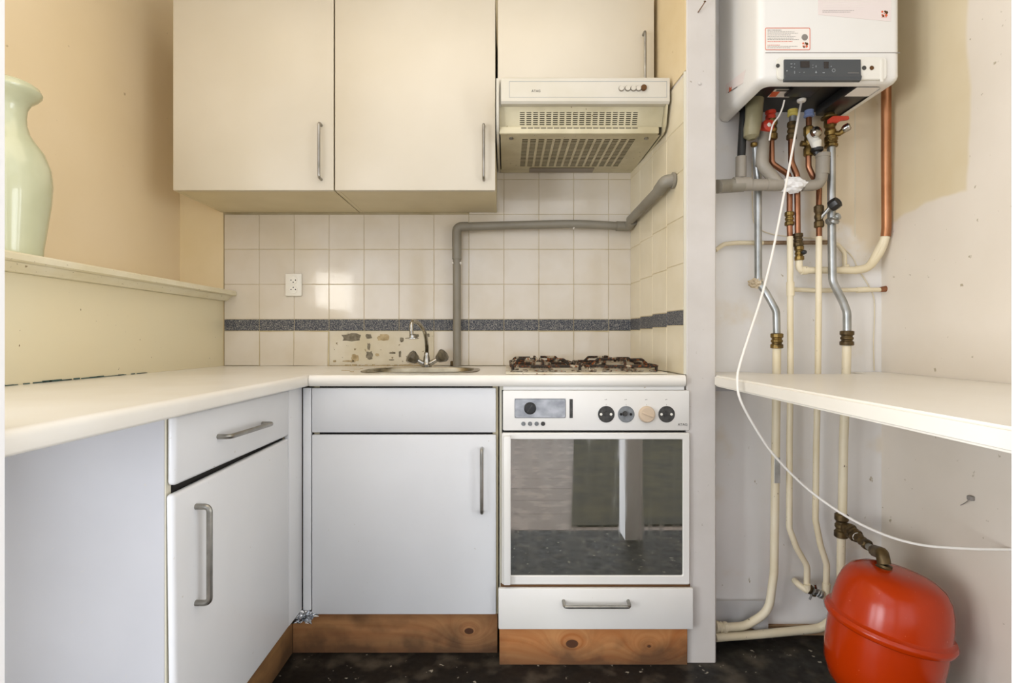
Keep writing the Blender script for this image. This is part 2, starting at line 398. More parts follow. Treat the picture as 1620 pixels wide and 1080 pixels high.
ZC = CZ
def R(z): return CZ+z                    # height relative to the lens -> world
TOPZ = R(-.113)                          # worktop height 0.917
THK = .035
YF = -.597                               # front plane of base doors
XL = -.65                                # front plane of the left run

# ---------------------------------------------------------------- setting
def slab(name, *a, m, **k): return struct(link(name, B(*a, **k), m, smooth=False))
slab('floor', -1.45, 1.45, -1.80, .1, -.04, 0, m='floor')
hallwood = wood('pale_hall_boards', 'D2BEB0', 'E6DCD4', [], 'X')
fh = BM()
for i in range(11): box(fh, -2.9, 2.9, -1.803-(i+1)*.27+.004, -1.803-i*.27, -.04, 0)
slab('ceiling', -3, 3, -4.9, .1, 2.62, 2.66, m='white')
hf = slab('floor_hall', -2.95, 2.95, -4.85, -1.803, -.06, -.012, m='gap')
for i in range(11):
    pl = link('floorboard', B(-2.9, 2.9, -1.806-(i+1)*.27+.004, -1.806-i*.27, -.011, 0), hallwood, hf, smooth=False)
fh.free()
# hall walls (behind the camera)
slab('wall_hall_left', -2.96, -2.9, -4.85, -1.6, 0, 2.62, m='panel')
slab('wall_hall_right', 2.9, 2.96, -4.85, -1.6, 0, 2.62, m='wleft')
slab('wall_hall_back', -2.96, 2.96, -4.9, -4.84, 0, 2.62, m='panel')
reflection_sheet = link('reflection_sheet', prism(BM(), [(.36, -1.85), (2.1, -1.9), (2.1, -4.5), (.70, -4.4)], 'z', 0.0005, .012), mat('dark_olive_sheet', '2A281C', .95, col2='464027', vs=5, bump=.5, bs=120), smooth=False)  # invented floor sheet, slanted so the oven glass reflects dark on its right
tag(reflection_sheet, 'dark olive sheet added behind the camera to darken the oven glass reflection', 'reflection_sheet')

wb = slab('wall_back', -1.45, .72, 0.0, .08, 0, 2.62, m='grout')
struct(link('wall_back_plaster', B(-1.40, P(355, 0, 0).x-.001, -.006, -.0005, 0, 2.62), 'wback', smooth=False))
slab('wall_left', -1.46, -1.40, -1.66, 0, 0, 2.62, m='wleft')
slab('wall_lower_left', -1.399, -1.215, -1.655, -.006, 0, R(.165), m='wpanel')
# ledge on the half wall with stepped moulding
lp = [(-1.399, R(.208)), (-1.160, R(.208)), (-1.155, R(.203)), (-1.155, R(.190)), (-1.160, R(.187)), (-1.399, R(.187))]
lg = struct(link('trim_1', prism(BM(), lp, 'y', -1.655, -.009), 'ledge'))
mp_ = [(-1.399, R(.1865)), (-1.176, R(.1865)), (-1.178, R(.182)), (-1.19, R(.172)), (-1.196, R(.166)), (-1.205, R(.1655)), (-1.399, R(.1655))]
link('moulding', prism(BM(), mp_, 'y', -1.655, -.0075), 'ledge', lg)

# partition between cooker and boiler recess (slightly out of square)
pp = [(.542, 0), (.577, -.598), (.580, -.6), (.668, -.6), (.672, -.596), (.66, -.43), (.66, 0)]
wp = struct(link('wall_partition', prism(BM(), pp, 'z', 0, 2.62), 'wpart', smooth=False))
def XP(y): return .542+(.577-.542)*(-y/.6)    # face of the partition
slab('wall_partition_upper', 0.5, 0.501, 0, 0.001, 2.5, 2.501, m='wupper') if False else None
up = BM()
prism(up, [(XP(0)-.004, -.002), (XP(-.598)-.004, -.597), (XP(-.598), -.597), (XP(0), -.002)], 'z', R(.86), 2.62)
link('plaster_skin', up, 'wupper', wp, smooth=False)
# recess
slab('wall_recess', .661, 1.42, -.43, -.35, 0, 2.62, m='wrec')
wr = struct(link('wall_right', prism(BM(), [(1.318, -.43), (1.25, -1.66), (1.45, -1.66), (1.45, -.35), (1.318, -.35)], 'z', 0, 2.62), 'wright', smooth=False))
def XR(y): return 1.318-(1.318-1.25)*((-.43-y)/1.23)
# seam batten of the board wall in the recess
sm = BM(); box(sm, P(1352, 0, -.43).x, P(1353.2, 0, -.43).x, -.431, -.4295, R(.36), R(.9))
struct(link('trim_2', sm, 'edge', smooth=False))
struct(link('baseboard_recess', B(.6735, 1.312, -.442, -.431, 0, .034), 'floorr', smooth=False))
# door posts either side of the camera
for nm, px, sgn in (('door_1', 7.5, -1), ('door_2', 1600.5, 1)):
    x = P(px, 0, -1.66).x
    pr = [(x, -1.66), (x, -1.80), (x+sgn*.09, -1.80), (x+sgn*.09, -1.66)]
    d = struct(link(nm, prism(BM(), pr, 'z', 0, 2.62), 'white', smooth=False))

# ---------------------------------------------------------------- wall tiles
G = .0018
def tile_mesh(wd, hg, name, m):
    bm = B(-wd/2+G/2, wd/2-G/2, -.0065, .0, -hg/2+G/2, hg/2-G/2, bev=.0012, seg=1)
    bmesh.ops.recalc_face_normals(bm, faces=bm.faces)
    me = bpy.data.meshes.new(name); bm.to_mesh(me); bm.free(); me.materials.append(M[m]); return me
cache = {}
def put_tile(name, wd, hg, cx, cz, m, parent, roll=0, y=-.0005, rotz=0, tilt=(0, 0)):
    k = (round(wd, 4), round(hg, 4), m)
    if k not in cache: cache[k] = tile_mesh(wd, hg, 'tile', m)
    o = bpy.data.objects.new(name, cache[k]); COL.objects.link(o); o.parent = parent
    o.location = (cx, y, cz); o.rotation_euler = (tilt[0], roll, rotz+tilt[1]); return o
def X0(px): return (px-800)/sc(0)
x_start = X0(356); PT = .1502
rows = [(.0872+PT*k, .0872+PT*(k+1)) for k in range(5)]
cols = [(x_start+PT*k, x_start+PT*(k+1)) for k in range(11)]+[(x_start+PT*11, .541)]
for ci, (xa, xb) in enumerate(cols):
    for ri, (za, zb) in enumerate(rows):
        if ri >= 3 and xb < -.06: continue
        t = random.gauss(0, .0012), random.gauss(0, .0012)
        put_tile('tile', xb-xa, zb-za, (xa+xb)/2, R((za+zb)/2), 'tile', wb, tilt=t)
    put_tile('border_tile', xb-xa, .0872-.038, (xa+xb)/2, R((.0872+.038)/2), 'band', wb)
for ci, (xa, xb) in enumerate(cols):
    if ci in (3, 4, 5): continue
    roll = {1: -.012, 2: .016, 9: -.008, 10: .01}.get(ci, 0); drop = -.002 if ci in (1, 2, 9, 10) else 0
    wd = xb-xa-(.004 if ci in (1, 2) else 0)
    put_tile('tile', wd, .1485, (xa+xb)/2-(.003 if ci == 2 else 0), R(-.0375)+drop, 'tile', wb, roll=roll, y=-.0008, tilt=(random.gauss(0, .002), 0))
zg0 = TOPZ+.001; gx = cols[-1][1]
link('grout', B(x_start, gx, -.0052, -.0001, R(.038), R(rows[2][1])), 'grout', wb, smooth=False)
link('grout', B(-.09, gx, -.0052, -.0001, R(rows[2][1]), R(rows[-1][1])), 'grout', wb, smooth=False)
link('grout', B(x_start, cols[3][0], -.0048, -.0001, zg0, R(.038)), 'grout', wb, smooth=False)
link('grout', B(cols[5][1], gx, -.0048, -.0001, zg0, R(.038)), 'grout', wb, smooth=False)
link('grout', prism(BM(), [(XP(0)-.0052, -.007), (XP(-.59)-.0052, -.590), (XP(-.59)+.001, -.590), (XP(0)+.001, -.007)], 'z', zg0, R(.845)), 'grout', wp, smooth=False)
# bare plaster where three tiles came off
bx0, bx1 = cols[3][0], cols[5][1]
link('bare_plaster', B(bx0+.001, bx1-.001, -.004, -.0003, TOPZ+.001, R(.037)), 'plaster', wb, smooth=False)
def flake(px, py, w, h, m, seed, Y=-.0041):
    rn = random.Random(seed); c = P(px, py, 0); s = sc(0); n = 16; pts = []
    for i in range(n):
        a = 2*math.pi*i/n; k = .72+.4*rn.random(); ca, sa = math.cos(a), math.sin(a)
        pts.append((c.x+math.copysign(abs(ca)**.7, ca)*w/2/s*k, c.z+math.copysign(abs(sa)**.7, sa)*h/2/s*k))
    return link('adhesive_patch', prism(BM(), pts, 'y', Y-.0014, Y), m, wb, smooth=False)
for i, a in enumerate([(557, 533, 33, 13, 'patch'), (584, 532, 10, 9, 'patch'), (607, 534, 19, 11, 'patchtan'), (636, 537, 6, 8, 'patch'), (656, 531, 17, 7, 'patch'),
                       (584, 548, 5, 12, 'patch'), (585, 562, 12, 14, 'patch'), (562, 566, 13, 12, 'patchtan'), (552, 571, 20, 3, 'patchtan'), (530, 571, 5, 4, 'patchtan'),
                       (621, 558, 11, 3, 'patch'), (633, 560, 4, 11, 'patch'), (620, 569, 8, 2, 'patch'), (597, 561, 7, 5, 'patchtan'), (660, 574, 30, 3, 'patchtan'), (678, 530, 4, 6, 'patch')]):
    flake(*a, seed=i+3)
# side wall tiles on the partition, rows rising a little towards the front
ang = math.atan2(XP(-.6)-XP(0), .6)
ys = [(-.0075, -.14), (-.14, -.29), (-.29, -.44), (-.44, -.592)]
for (ya, yb) in ys:
    ym = (ya+yb)/2; lift = .011*(-ym/.6); wd = abs(yb-ya)
    spec = [(za, zb, 'tile', 'tileside') for za, zb in rows]+[(.038, .0872, 'border_tile', 'band'), (-.1125, .038, 'tile', 'tileside')]
    for za, zb, nm, mm in spec:
        if za < -.05: za = -.1125-lift+.001; 
        h = zb-za
        put_tile(nm, wd, h, XP(ym), R((za+zb)/2+lift), mm, wp, y=ym, rotz=-math.pi/2+ang, tilt=(0, 0), roll=0)
        o = COL.objects[-1]
        o.rotation_euler = (0, 0, 0)
        Mz = Matrix.Rotation(-math.pi/2+ang, 4, 'Z'); Mx = Matrix.Rotation(.018, 4, 'Y')
        o.rotation_euler = (Mz @ Mx).to_euler()
link('tile_edge_strip', B(XP(-.595)-.0075, XP(-.595), -.5985, -.5925, TOPZ+.002, R(.856)), 'edge', wp, smooth=False)

# ---------------------------------------------------------------- worktops
def sup(cx, cy, rx, ry, n=40, e=.55):
    out = []
    for i in range(n):
        a = 2*math.pi*i/n; c, s = math.cos(a), math.sin(a)
        out.append((cx+math.copysign(abs(c)**e, c)*rx, cy+math.copysign(abs(s)**e, s)*ry))
    return out
def plate_hole(bm, outer, hole, z0, z1):
    L_ = {}
    for z in (z0, z1):
        es = []; lv = []
        for pts in (outer, hole):
            vs = [bm.verts.new((x, y, z)) for x, y in pts]; lv.append(vs)
            es += [bm.edges.new((vs[i], vs[(i+1) % len(vs)])) for i in range(len(vs))]
        bmesh.ops.triangle_fill(bm, edges=es, use_beauty=True); L_[z] = lv
    for k in (0, 1):
        a, b = L_[z0][k], L_[z1][k]
        for i in range(len(a)): bm.faces.new((a[i], a[(i+1) % len(a)], b[(i+1) % len(a)], b[i]))
    return bm
SX, SY, SRX, SRY = -.305, -.345, .19, .15
YW = -.618
outer = [(-.6225, -.0075), (-.6225, YW+.008), (.5695, YW+.008), (XP(-.005)-.009, -.0075)]
bm = plate_hole(BM(), outer, sup(SX, SY, SRX, SRY), TOPZ-THK, TOPZ)
# rounded front nosing
nose = [(YW+.008, TOPZ-THK)]+[(YW+.008-.008*math.sin(math.pi*t/8)**.6, TOPZ-THK+THK*t/8) for t in range(1, 8)]+[(YW+.008, TOPZ)]
prism(bm, nose, 'x', -.6225, .5695)
wt = link('worktop', bm, 'top')
tag(wt, 'white laminate worktop along the tiled wall holding the sink and gas hob', 'worktop')
def noseprof(xe, sgn, zt, th, r=.012):
    """outline in x,z: rounded edge at xe facing sgn"""
    pts = []
    for k in range(7):
        a = math.pi/2*(k/6); pts.append((xe-sgn*r+sgn*r*math.sin(a), zt-r+r*math.cos(a)))
    for k in range(5):
        a = math.pi/2*(k/4); pts.append((xe-sgn*.006+sgn*.006*math.cos(a), zt-th+.006-.006*math.sin(a)))
    return pts
pr = noseprof(-.624, 1, TOPZ, THK)+[(-1.2145, TOPZ-THK), (-1.2145, TOPZ)]
tag(link('worktop', prism(BM(), pr, 'y', -1.652, -.0075), 'top'), 'white laminate worktop along the left wall under the cream ledge', 'worktop')
# flaking strip at the joint with the wall
fl = BM(); rn = random.Random(5)
for i in range(26):
    y = -1.22+.72*(i/26)+rn.random()*.01; l = .012+.03*rn.random(); h = .001+.0045*rn.random()*math.sin(math.pi*(i+.5)/26)
    box(fl, -1.2142, -1.2125, y, y+l, TOPZ+.0005, TOPZ+.001+h)
o = link('flaked_paint', fl, mat('blue_green_flaked_paint', '3F5A55', .8), bpy.data.objects['wall_lower_left'], smooth=False); o['kind'] = 'stuff'
# right worktop with a notch cut for the pipes
ZR = TOPZ
xe = .662
nt_ = [(XR(-1.655)-.003, -1.655), (XR(-.432)-.003, -.432), (1.205, -.432), (1.185, -.548), (.895, -.548), (.86, -.500), (.84, -.432), (.664, -.432), (.664, -.44), (.6755, -.606), (.674, -.61), (xe, -.612), (xe-.010, -1.655)]
bm = prism(BM(), nt_, 'z', ZR-THK, ZR)
bmesh.ops.recalc_face_normals(bm, faces=bm.faces)
ed = [e for e in bm.edges if abs(e.verts[0].co.z-e.verts[1].co.z) < 1e-5 and abs(e.verts[0].co.y-e.verts[1].co.y) > .9 and e.verts[0].co.x < 1]
bmesh.ops.bevel(bm, geom=ed, offset=.005, segments=3, affect='EDGES')
tag(link('worktop', bm, 'topr'), 'plain white worktop along the right wall in front of the pipes', 'worktop')
tag(link('batten', B(.6745, .85, -.448, -.4315, ZR-THK-.031, ZR-THK-.001), 'batten', smooth=False), 'short painted support batten under the left end of the right worktop', 'batten')

# ---------------------------------------------------------------- wall cabinets
YU = -.352
def upper(x0, x1, hx, hz, zb, label, carc_z=None):
    t = thing('wall_cabinet', label, 'cabinet', (x0, -.008, R(zb)))
    cz = R(zb)+.0005
    bm = BM(); T = .016; yb = -.0095; yf = YU+.0195; ztop = 2.3
    box(bm, x0+.001, x0+T, yf, yb, cz, ztop); box(bm, x1-T, x1-.001, yf, yb, cz, ztop)
    box(bm, x0+T, x1-T, yf, yb, cz+.001, cz+T); box(bm, x0+T, x1-T, yf, yb, ztop-T, ztop); box(bm, x0+T, x1-T, yb-.005, yb, cz+T, ztop-T)
    link('carcass', bm, 'carc', t, smooth=False)
    d = link('door', B(x0+.001, x1-.001, YU, YU+.018, R(zb)+.001, ztop, bev=.003), 'cabup', t)
    link('handle', bow((hx, YU+.002, hz[0]), (hx, YU+.002, hz[1]), (0, -.03, 0)), 'steel', d)
    return t
s = sc(YU); xu = lambda px: (px-800)/s; zu = lambda py: R((537-py)/s)
hs = sc(YU-.03)
upper(xu(273), xu(528), (504-800)/hs, (R((537-280)/hs), R((537-193)/hs)), .544, 'left ivory wall cabinet beside the beige wall, bow handle at lower right')
upper(xu(529.3), xu(784), (765-800)/hs, (R((537-281)/hs), R((537-195)/hs)), .544, 'middle ivory wall cabinet above the sink')
upper(xu(787), xu(1035.5), (1021-800)/hs, (R((537-128)/hs), R((537-48)/hs)), .895, 'right ivory wall cabinet above the extractor hood')

# ---------------------------------------------------------------- extractor hood
hd = thing('extractor_hood', 'yellowed white extractor hood with slotted grille above the gas hob', 'hood', (.27, -.01, R(.72)))
hx0, hx1 = -.022, .5445; YH = -.498
# top box + side cheeks
bm = BM()
box(bm, hx0, hx1, -.47, -.010, R(.80), R(.8925))
link('casing', bm, 'hoodw', hd)
fp = [(YH+.004, R(.887)), (YH, R(.882)), (YH, R(.806)), (YH+.006, R(.799)), (YH+.0275, R(.799)), (YH+.0275, R(.887))]
fpan = link('front_panel', prism(BM(), fp, 'x', hx0+.006, hx1+.010), 'hoodw', hd)
cheek = [(-.470, R(.887)), (-.490, R(.887)), (-.490, R(.80)), (-.470, R(.738)), (-.455, R(.722)), (-.44, R(.716)), (-.02, R(.716)), (-.011, R(.72)), (-.011, R(.887))]
link('side_cheek', prism(BM(), cheek, 'x', hx0-.010, hx0-.001), 'hoodw', hd)
link('side_cheek', prism(BM(), [(a, b) for a, b in cheek], 'x', hx1+.001, hx1+.0075), 'hoody', hd)
def grid_holes(bm, p00, p10, p01, p11, nu, nv, fu, fv, mu, mv):
    """plate between four corners with nu x nv slots; fu,fv = open fraction; mu=(left,right) mv=(low,high) margins"""
    def axis(n, f, m0, m1):
        ks = [0, m0]; w_ = (1-m0-m1)/n
        for i in range(n):
            a = m0+w_*i; ks += [a+w_*(1-f)/2, a+w_*(1+f)/2]
        ks += [1-m1, 1]; return ks
    U = axis(nu, fu, *mu); V = axis(nv, fv, *mv)
    g = [[bm.verts.new((p00*(1-u)+p10*u)*(1-v)+(p01*(1-u)+p11*u)*v) for v in V] for u in U]
    for i in range(len(U)-1):
        for j in range(len(V)-1):
            if i >= 2 and i % 2 == 0 and j >= 2 and j % 2 == 0 and i < len(U)-2 and j < len(V)-2: continue
            bm.faces.new((g[i][j], g[i+1][j], g[i+1][j+1], g[i][j+1]))
    return bm
V = Vector
ga, gb = -.440, -.468
g1 = grid_holes(BM(), V((hx0, ga, R(.741))), V((hx1, ga, R(.741))), V((hx0, gb, R(.80))), V((hx1, gb, R(.80))), 18, 7, .72, .45, (.12, .15), (.08, .24))
gl = link('grille', g1, 'hoody', hd, smooth=False)
link('slots', B(hx0+.03, hx1-.03, -.452+.04, -.449+.04, R(.735), R(.799)), 'hoodd', gl, smooth=False)
lp2 = B(hx0, hx1-.012, -.452, -.436, R(.714), R(.739), bev=.004)
lip = link('lip', lp2, 'hoody', hd)
sl = BM()
for i in range(18):
    x = hx0+.085+(hx1-hx0-.17)*i/17.5; box(sl, x-.0095, x+.0095, -.4526, -.4515, R(.7315), R(.7345))
link('slots', sl, 'hoodd', lip, smooth=False)
g2 = grid_holes(BM(), V((hx0+.004, -.435, R(.716))), V((hx1-.004, -.435, R(.716))), V((hx0+.004, -.055, R(.716))), V((hx1-.004, -.055, R(.716))), 14, 20, .70, .62, (.13, .13), (.10, .10))
fm = link('filter_panel', g2, 'hoody', hd, smooth=False)
link('filter_mesh', B(hx0+.03, hx1-.03, -.42, -.07, R(.7215), R(.7235)), 'filter', fm, smooth=False)
for px in (.02, .5):
    link('latch', disc((px, -.405, R(.7155)), .008, .004, (0, 0, -1), 12), 'steel', hd)
link('rear_strip', B(hx0, hx1, -.054, -.011, R(.715), R(.722)), 'hoody', hd, smooth=False)
link('duct_plate', B(.10, .37, -.078, -.022, R(.7125), R(.7148), bev=.001, seg=1), 'duct', hd)
# control strip
fr = BM(); zc0, zc1 = R(.818), R(.873); xa, xb = .012, .545
for a in ((xa, xb, zc0, zc0+.0012), (xa, xb, zc1-.0012, zc1), (xa, xa+.0012, zc0, zc1), (xb-.0012, xb, zc0, zc1)):
    box(fr, a[0], a[1], YH-.0006, YH+.001, a[2], a[3])
link('outline', fr, 'grey', fpan, smooth=False)
for px in (983, 993, 1002, 1010):
    c = P(px, 140, YH); k = link('button', disc(c, .0085, .006, (0, -1, 0), 16), 'hoodw', hd)
    link('rim', lathe(BM(), [(.0098, 0), (.0098, .0025), (.0087, .0025), (.0087, 0)], c, (0, -1, 0), 16), 'duct', k)
o = link('button', disc(P(1018, 139.5, YH), .0098, .009, (0, -1, 0), 16), 'nail', hd); o['label'] = 'round dark brown button'
text_obj('ATAG', .0115, P(848, 144, YH-.0004), (math.pi/2, 0, 0), 'inkdark', fpan)

# ---------------------------------------------------------------- sink cabinet
s5 = sc(YF); x5 = lambda px: (px-800)/s5; z5 = lambda py: R((537-py)/s5)
scab = thing('base_cabinet', 'white base cabinet with one door under the sink', 'cabinet', (-.32, -.3, R(-.89)))
bm = BM(); cx0, cx1 = x5(494), x5(787.5); cz0, cz1 = R(-.885), TOPZ-THK-.002
for a in ((cx0, cx0+.016), (cx1-.016, cx1+.001)): box(bm, a[0], a[1], YF+.0195, -.03, cz0, cz1)
box(bm, cx0+.016, cx1-.016, YF+.0195, -.03, cz0, cz0+.016); box(bm, cx0+.016, cx1-.016, -.036, -.03, cz0+.016, cz1)
link('carcass', bm, 'carc', scab, smooth=False)
link('gap_backing', B(cx0+.017, cx1-.017, YF+.020, YF+.0215, cz0+.02, cz1-.001), 'gap', scab, smooth=False)
link('drawer_front', B(x5(493), x5(784.5), YF, YF+.018, z5(684), z5(613.5), bev=.003), 'cab', scab)
d = link('door', B(x5(493), x5(785), YF, YF+.018, z5(972), z5(687.5), bev=.004), 'cab', scab)
h5 = sc(YF-.03)
link('handle', bow(((762-800)/h5, YF+.002, R((537-813)/h5)), ((762-800)/h5, YF+.002, R((537-712)/h5)), (0, -.03, 0), .0055), 'steel', d)
link('filler_strip', B(-.6495, x5(491.5), YF+.003, YF+.018, z5(966), z5(613.5), bev=.002), 'cab', scab)

# left base unit with drawer and door
lcab = thing('base_cabinet', 'white base cabinet with drawer and door under the left worktop', 'cabinet', (-.93, -.95, R(-.87)))
yL, yR_ = -1.254, -.700
bm = BM(); box(bm, -1.21, XL-.0195, yR_-.004, yR_+.012, R(-.87), cz1); box(bm, -1.21, XL-.0195, yL+.003, yR_-.004, R(-.87), R(-.854))
link('carcass', bm, 'carc', lcab, smooth=False)
link('gap_backing', B(XL-.0215, XL-.0195, yL+.02, yR_, R(-.86), cz1-.002), 'gap', lcab, smooth=False)
link('end_panel', B(-1.21, XL-.0215, yL-.001, yL+.016, 0.001, cz1, bev=.001, seg=1), 'panel', lcab)
link('edge_strip', B(XL-.021, XL-.0195, yL-.001, yL+.016, 0.001, cz1), 'edge', lcab, smooth=False)
dm = Matrix.Translation(V((XL, yR_, 0))) @ Matrix.Rotation(math.radians(-.4), 4, 'Z') @ Matrix.Translation(V((-XL, -yR_, 0)))
def ldoor(z0, z1, bev): 
    bm = B(XL-.018, XL, yL, yR_, z0, z1, bev=.0025)
    return bm
dr = link('drawer', B(XL-.018, XL, yL, yR_, R(-.288), R(-.152), bev=.007, seg=3), 'cab', lcab)
link('handle', bow((XL-.002, -1.10, R(-.219)), (XL-.002, -.88, R(-.224)), (.03, 0, 0), .0058), 'steel', dr)
dbm = B(XL-.018, XL, yL, yR_, R(-.867), R(-.300), bev=.007, seg=3)
pv = V((XL, (yL+yR_)/2, R(-.58)))
bmesh.ops.transform(dbm, matrix=Matrix.Translation(pv) @ Matrix.Rotation(math.radians(.95), 4, 'X') @ Matrix.Translation(-pv), verts=dbm.verts)
dl = link('door', dbm, 'cab', lcab)
link('handle', bow((XL-.002, -1.186, R(-.552)), (XL-.002, -1.186, R(-.350)), (.031, 0, 0), .0062), 'steel', dl)
link('filler_strip', B(XL-.016, XL-.001, yR_+.002, -.5955, R(-.862), R(-.152), bev=.002), 'cab', lcab)

# ---------------------------------------------------------------- plinth boards
zo_ = lambda py: CZ+(537-py)/sc(-.613)
w1 = wood('pine_board_sink', 'A06A40', 'B98756', [(P(742, 998, -.549).x, P(742, 998, -.549).z, .010)])
w2 = wood('pine_board_oven', 'BC8450', 'A4622F', [(P(905, 1018, -.613).x, P(905, 1018, -.613).z, .013), (P(1027, 1022, -.613).x, P(1027, 1022, -.613).z, .004)])
w3 = wood('pine_board_left', '85603C', '9C7448', [], 'Y')
tag(link('plinth_board', B(-.6995, P(787, 0, -.549).x, -.549, -.531, .001, R(-.8875), bev=.001, seg=1), w1), 'dark-stained pine plinth board under the sink cabinet', 'plinth')
tag(link('plinth_board', B(P(790, 0, -.613).x, .5755, -.613, -.602, .001, zo_(994.5), bev=.001, seg=1), w2), 'orange pine plinth board with a round knot under the oven', 'plinth')
tag(link('plinth_board', B(-.718, -.700, -1.235, -.5495, .001, R(-.872), bev=.001, seg=1), w3), 'pine plinth board under the left base cabinet', 'plinth')
tag(link('foil_wad', blob(P(480, 974, -.60), .030, .028, .014, .9, 4, 4), 'foil', smooth=False), 'crumpled aluminium foil stuffed in the corner gap above the plinths', 'foil')

sb_ = BM(); rn = random.Random(11)
for i in range(60):
    x = bx0+(bx1-bx0)*(i/60)+rn.uniform(-.003, .003); l = rn.uniform(.005, .016); h = rn.uniform(.001, .0065)*(1 if 8 < i < 56 else .4)
    box(sb_, x, x+l, -.0115-rn.random()*.006, -.0076, TOPZ+.0004, TOPZ+.0006+h)
o = link('flaked_sealant', sb_, 'patchtan', bpy.data.objects['wall_back'], smooth=False); o['kind'] = 'stuff'
cr = BM()
for (px, py, w_, d_) in ((546, 586, .030, .012), (557, 588, .022, .010), (565, 584, .028, .006), (572, 583, .012, .010), (600, 581, .05, .003), (640, 581.5, .06, .004)):
    s_ = (py-537)/.113; Y = F/s_+CY; X = (px-800)/s_; pts = []
    for k in range(10):
        a = 2*math.pi*k/10; q_ = .6+.6*rn.random(); pts.append((X+math.cos(a)*w_/2*q_, min(Y+math.sin(a)*d_*q_, -.009)))
    prism(cr, pts, 'z', TOPZ+.0001, TOPZ+.0012)
o = link('worn_laminate', cr, 'patchtan', wt, smooth=False); o['kind'] = 'stuff'

# ---------------------------------------------------------------- sink, tap, drain
sk = thing('sink', 'inset stainless steel sink bowl in the white worktop', 'sink', (SX, SY, TOPZ))
bm = BM(); rings = []
for (k, dz) in ((1.10, .0006), (1.10, .003), (1.04, .0042), (.99, .003), (.965, -.004), (.93, -.06), (.88, -.135), (.75, -.150), (.15, -.153)):
    rings.append([bm.verts.new((x, y, TOPZ+dz)) for x, y in sup(SX, SY, SRX*k if k < .99 else SRX+(k-1)*.19, SRY*k if k < .99 else SRY+(k-1)*.19, 48, .55 if k > .3 else 1)])
for a, b in zip(rings, rings[1:]):
    for i in range(48): bm.faces.new((a[i], a[(i+1) % 48], b[(i+1) % 48], b[i]))
bm.faces.new(rings[-1])
link('bowl', bm, 'sinksteel', sk)
link('drain', disc((SX, SY, TOPZ-.153), .03, .004, (0, 0, 1)), 'chrome', sk)
tp = thing('tap', 'old chrome mixer tap with two smoky knobs behind the sink', 'tap', (P(675, 0, -.14).x, -.14, TOPZ))
tx = P(675, 0, -.14).x
link('base', lathe(BM(), [(.021, .0005), (.021, .012), (.015, .02), (.013, .04), (.010, .052), (.010, .06), (.007, .064)], (tx, -.14, TOPZ)), 'chrome', tp)
sp = spline([(tx+.001, -.14, TOPZ+.06), P(675, 545, -.15), P(672, 526, -.17), P(664, 513, -.20), P(655, 508, -.235), P(651, 513, -.255), P(651, 529, -.262)], 8)
link('spout', sweep(BM(), sp, .0078, 12), 'chrome', tp)
e = P(652, 532, -.262); link('aerator', lathe(BM(), [(.008, .008), (.011, .004), (.011, -.004), (.026, -.006), (.026, -.009), (.010, -.011)], e), 'chrome', tp)
for px, py, sg in ((655, 567, -1), (697, 565, 1)):
    e = P(px, py, -.15); a0 = V((tx, -.14, TOPZ+.008)); dv = (e-a0).normalized()
    link('arm', sweep(BM(), [a0, e], [.011, .009]), 'chrome', tp)
    k = link('knob', lathe(BM(), [(.010, -.018), (.018, -.012), (.0275, .012), (.026, .022), (.014, .027), (.003, .0275)], e, dv+V((0, -.22, .1)), 8), 'smoke', tp)
dp = thing('drain_pipe', 'grey plastic waste pipe rising from the worktop and crossing the tiles', 'pipe', (P(723, 0, -.05).x, -.05, TOPZ))
yp = -.050
A = [P(723, 578.5, yp), P(722.5, 359, yp), P(800, 356.5, yp), P(860, 355, yp), P(910, 354.3, yp), P(955, 356, yp), P(983, 358, yp)]
A[0].z = TOPZ+.001
lo = [A[0], P(722.7, 398, yp)]
link('upright', sweep(BM(), lo, .0168), 'pvc', dp)
link('socket', sweep(BM(), [P(722.7, 410, yp), P(722.7, 383, yp)], .0195), 'pvc', dp)
link('elbow', sweep(BM(), fillet([P(722.6, 390, yp), P(722.5, 358.5, yp), P(741, 358.3, yp)], .03), .0198), 'pvc', dp)
link('cross_run', sweep(BM(), spline([P(738, 358.3, yp)]+A[2:], 5), .0175), 'pvc', dp)
link('elbow', sweep(BM(), fillet([P(975, 357.5, yp), P(994, 358, yp), P(1001, 349, -.10)], .015), .0205), 'pvc', dp)
q1 = P(1002, 347.5, -.105); q2 = P(1052, 296, -.475)
q1.x = XP(-.105)-.034; q2.x = XP(-.475)-.034
link('side_run', sweep(BM(), [q1, q2], .0185), 'pvc', dp)
q3 = q2+V((.0, -.035, .009))
link('elbow', sweep(BM(), fillet([q2-(q2-q1).normalized()*.03, q3, V((XP(-.51)-.009, -.515, q3.z+.002))], .03), .022), 'pvc', dp)
link('flange', lathe(BM(), [(.027, 0), (.027, .006), (.022, .008)], (XP(-.51)-.0085, -.515, q3.z+.002), (-1, 0, 0)), 'pvc', dp)
for px, py in ((716.3, 416), (728.5, 416), (908, 361)):
    link('clip', blob(P(px, py, yp-.008), .005, .008, .006, .3, px, 1), 'cable', dp)
tag(link('wooden_block', B(P(712, 0, -.05).x, P(717, 0, -.05).x, -.04, -.012, TOPZ+.001, TOPZ+.022, bev=.002), 'oldbrass'), 'small brown block left of the waste pipe foot', 'block')

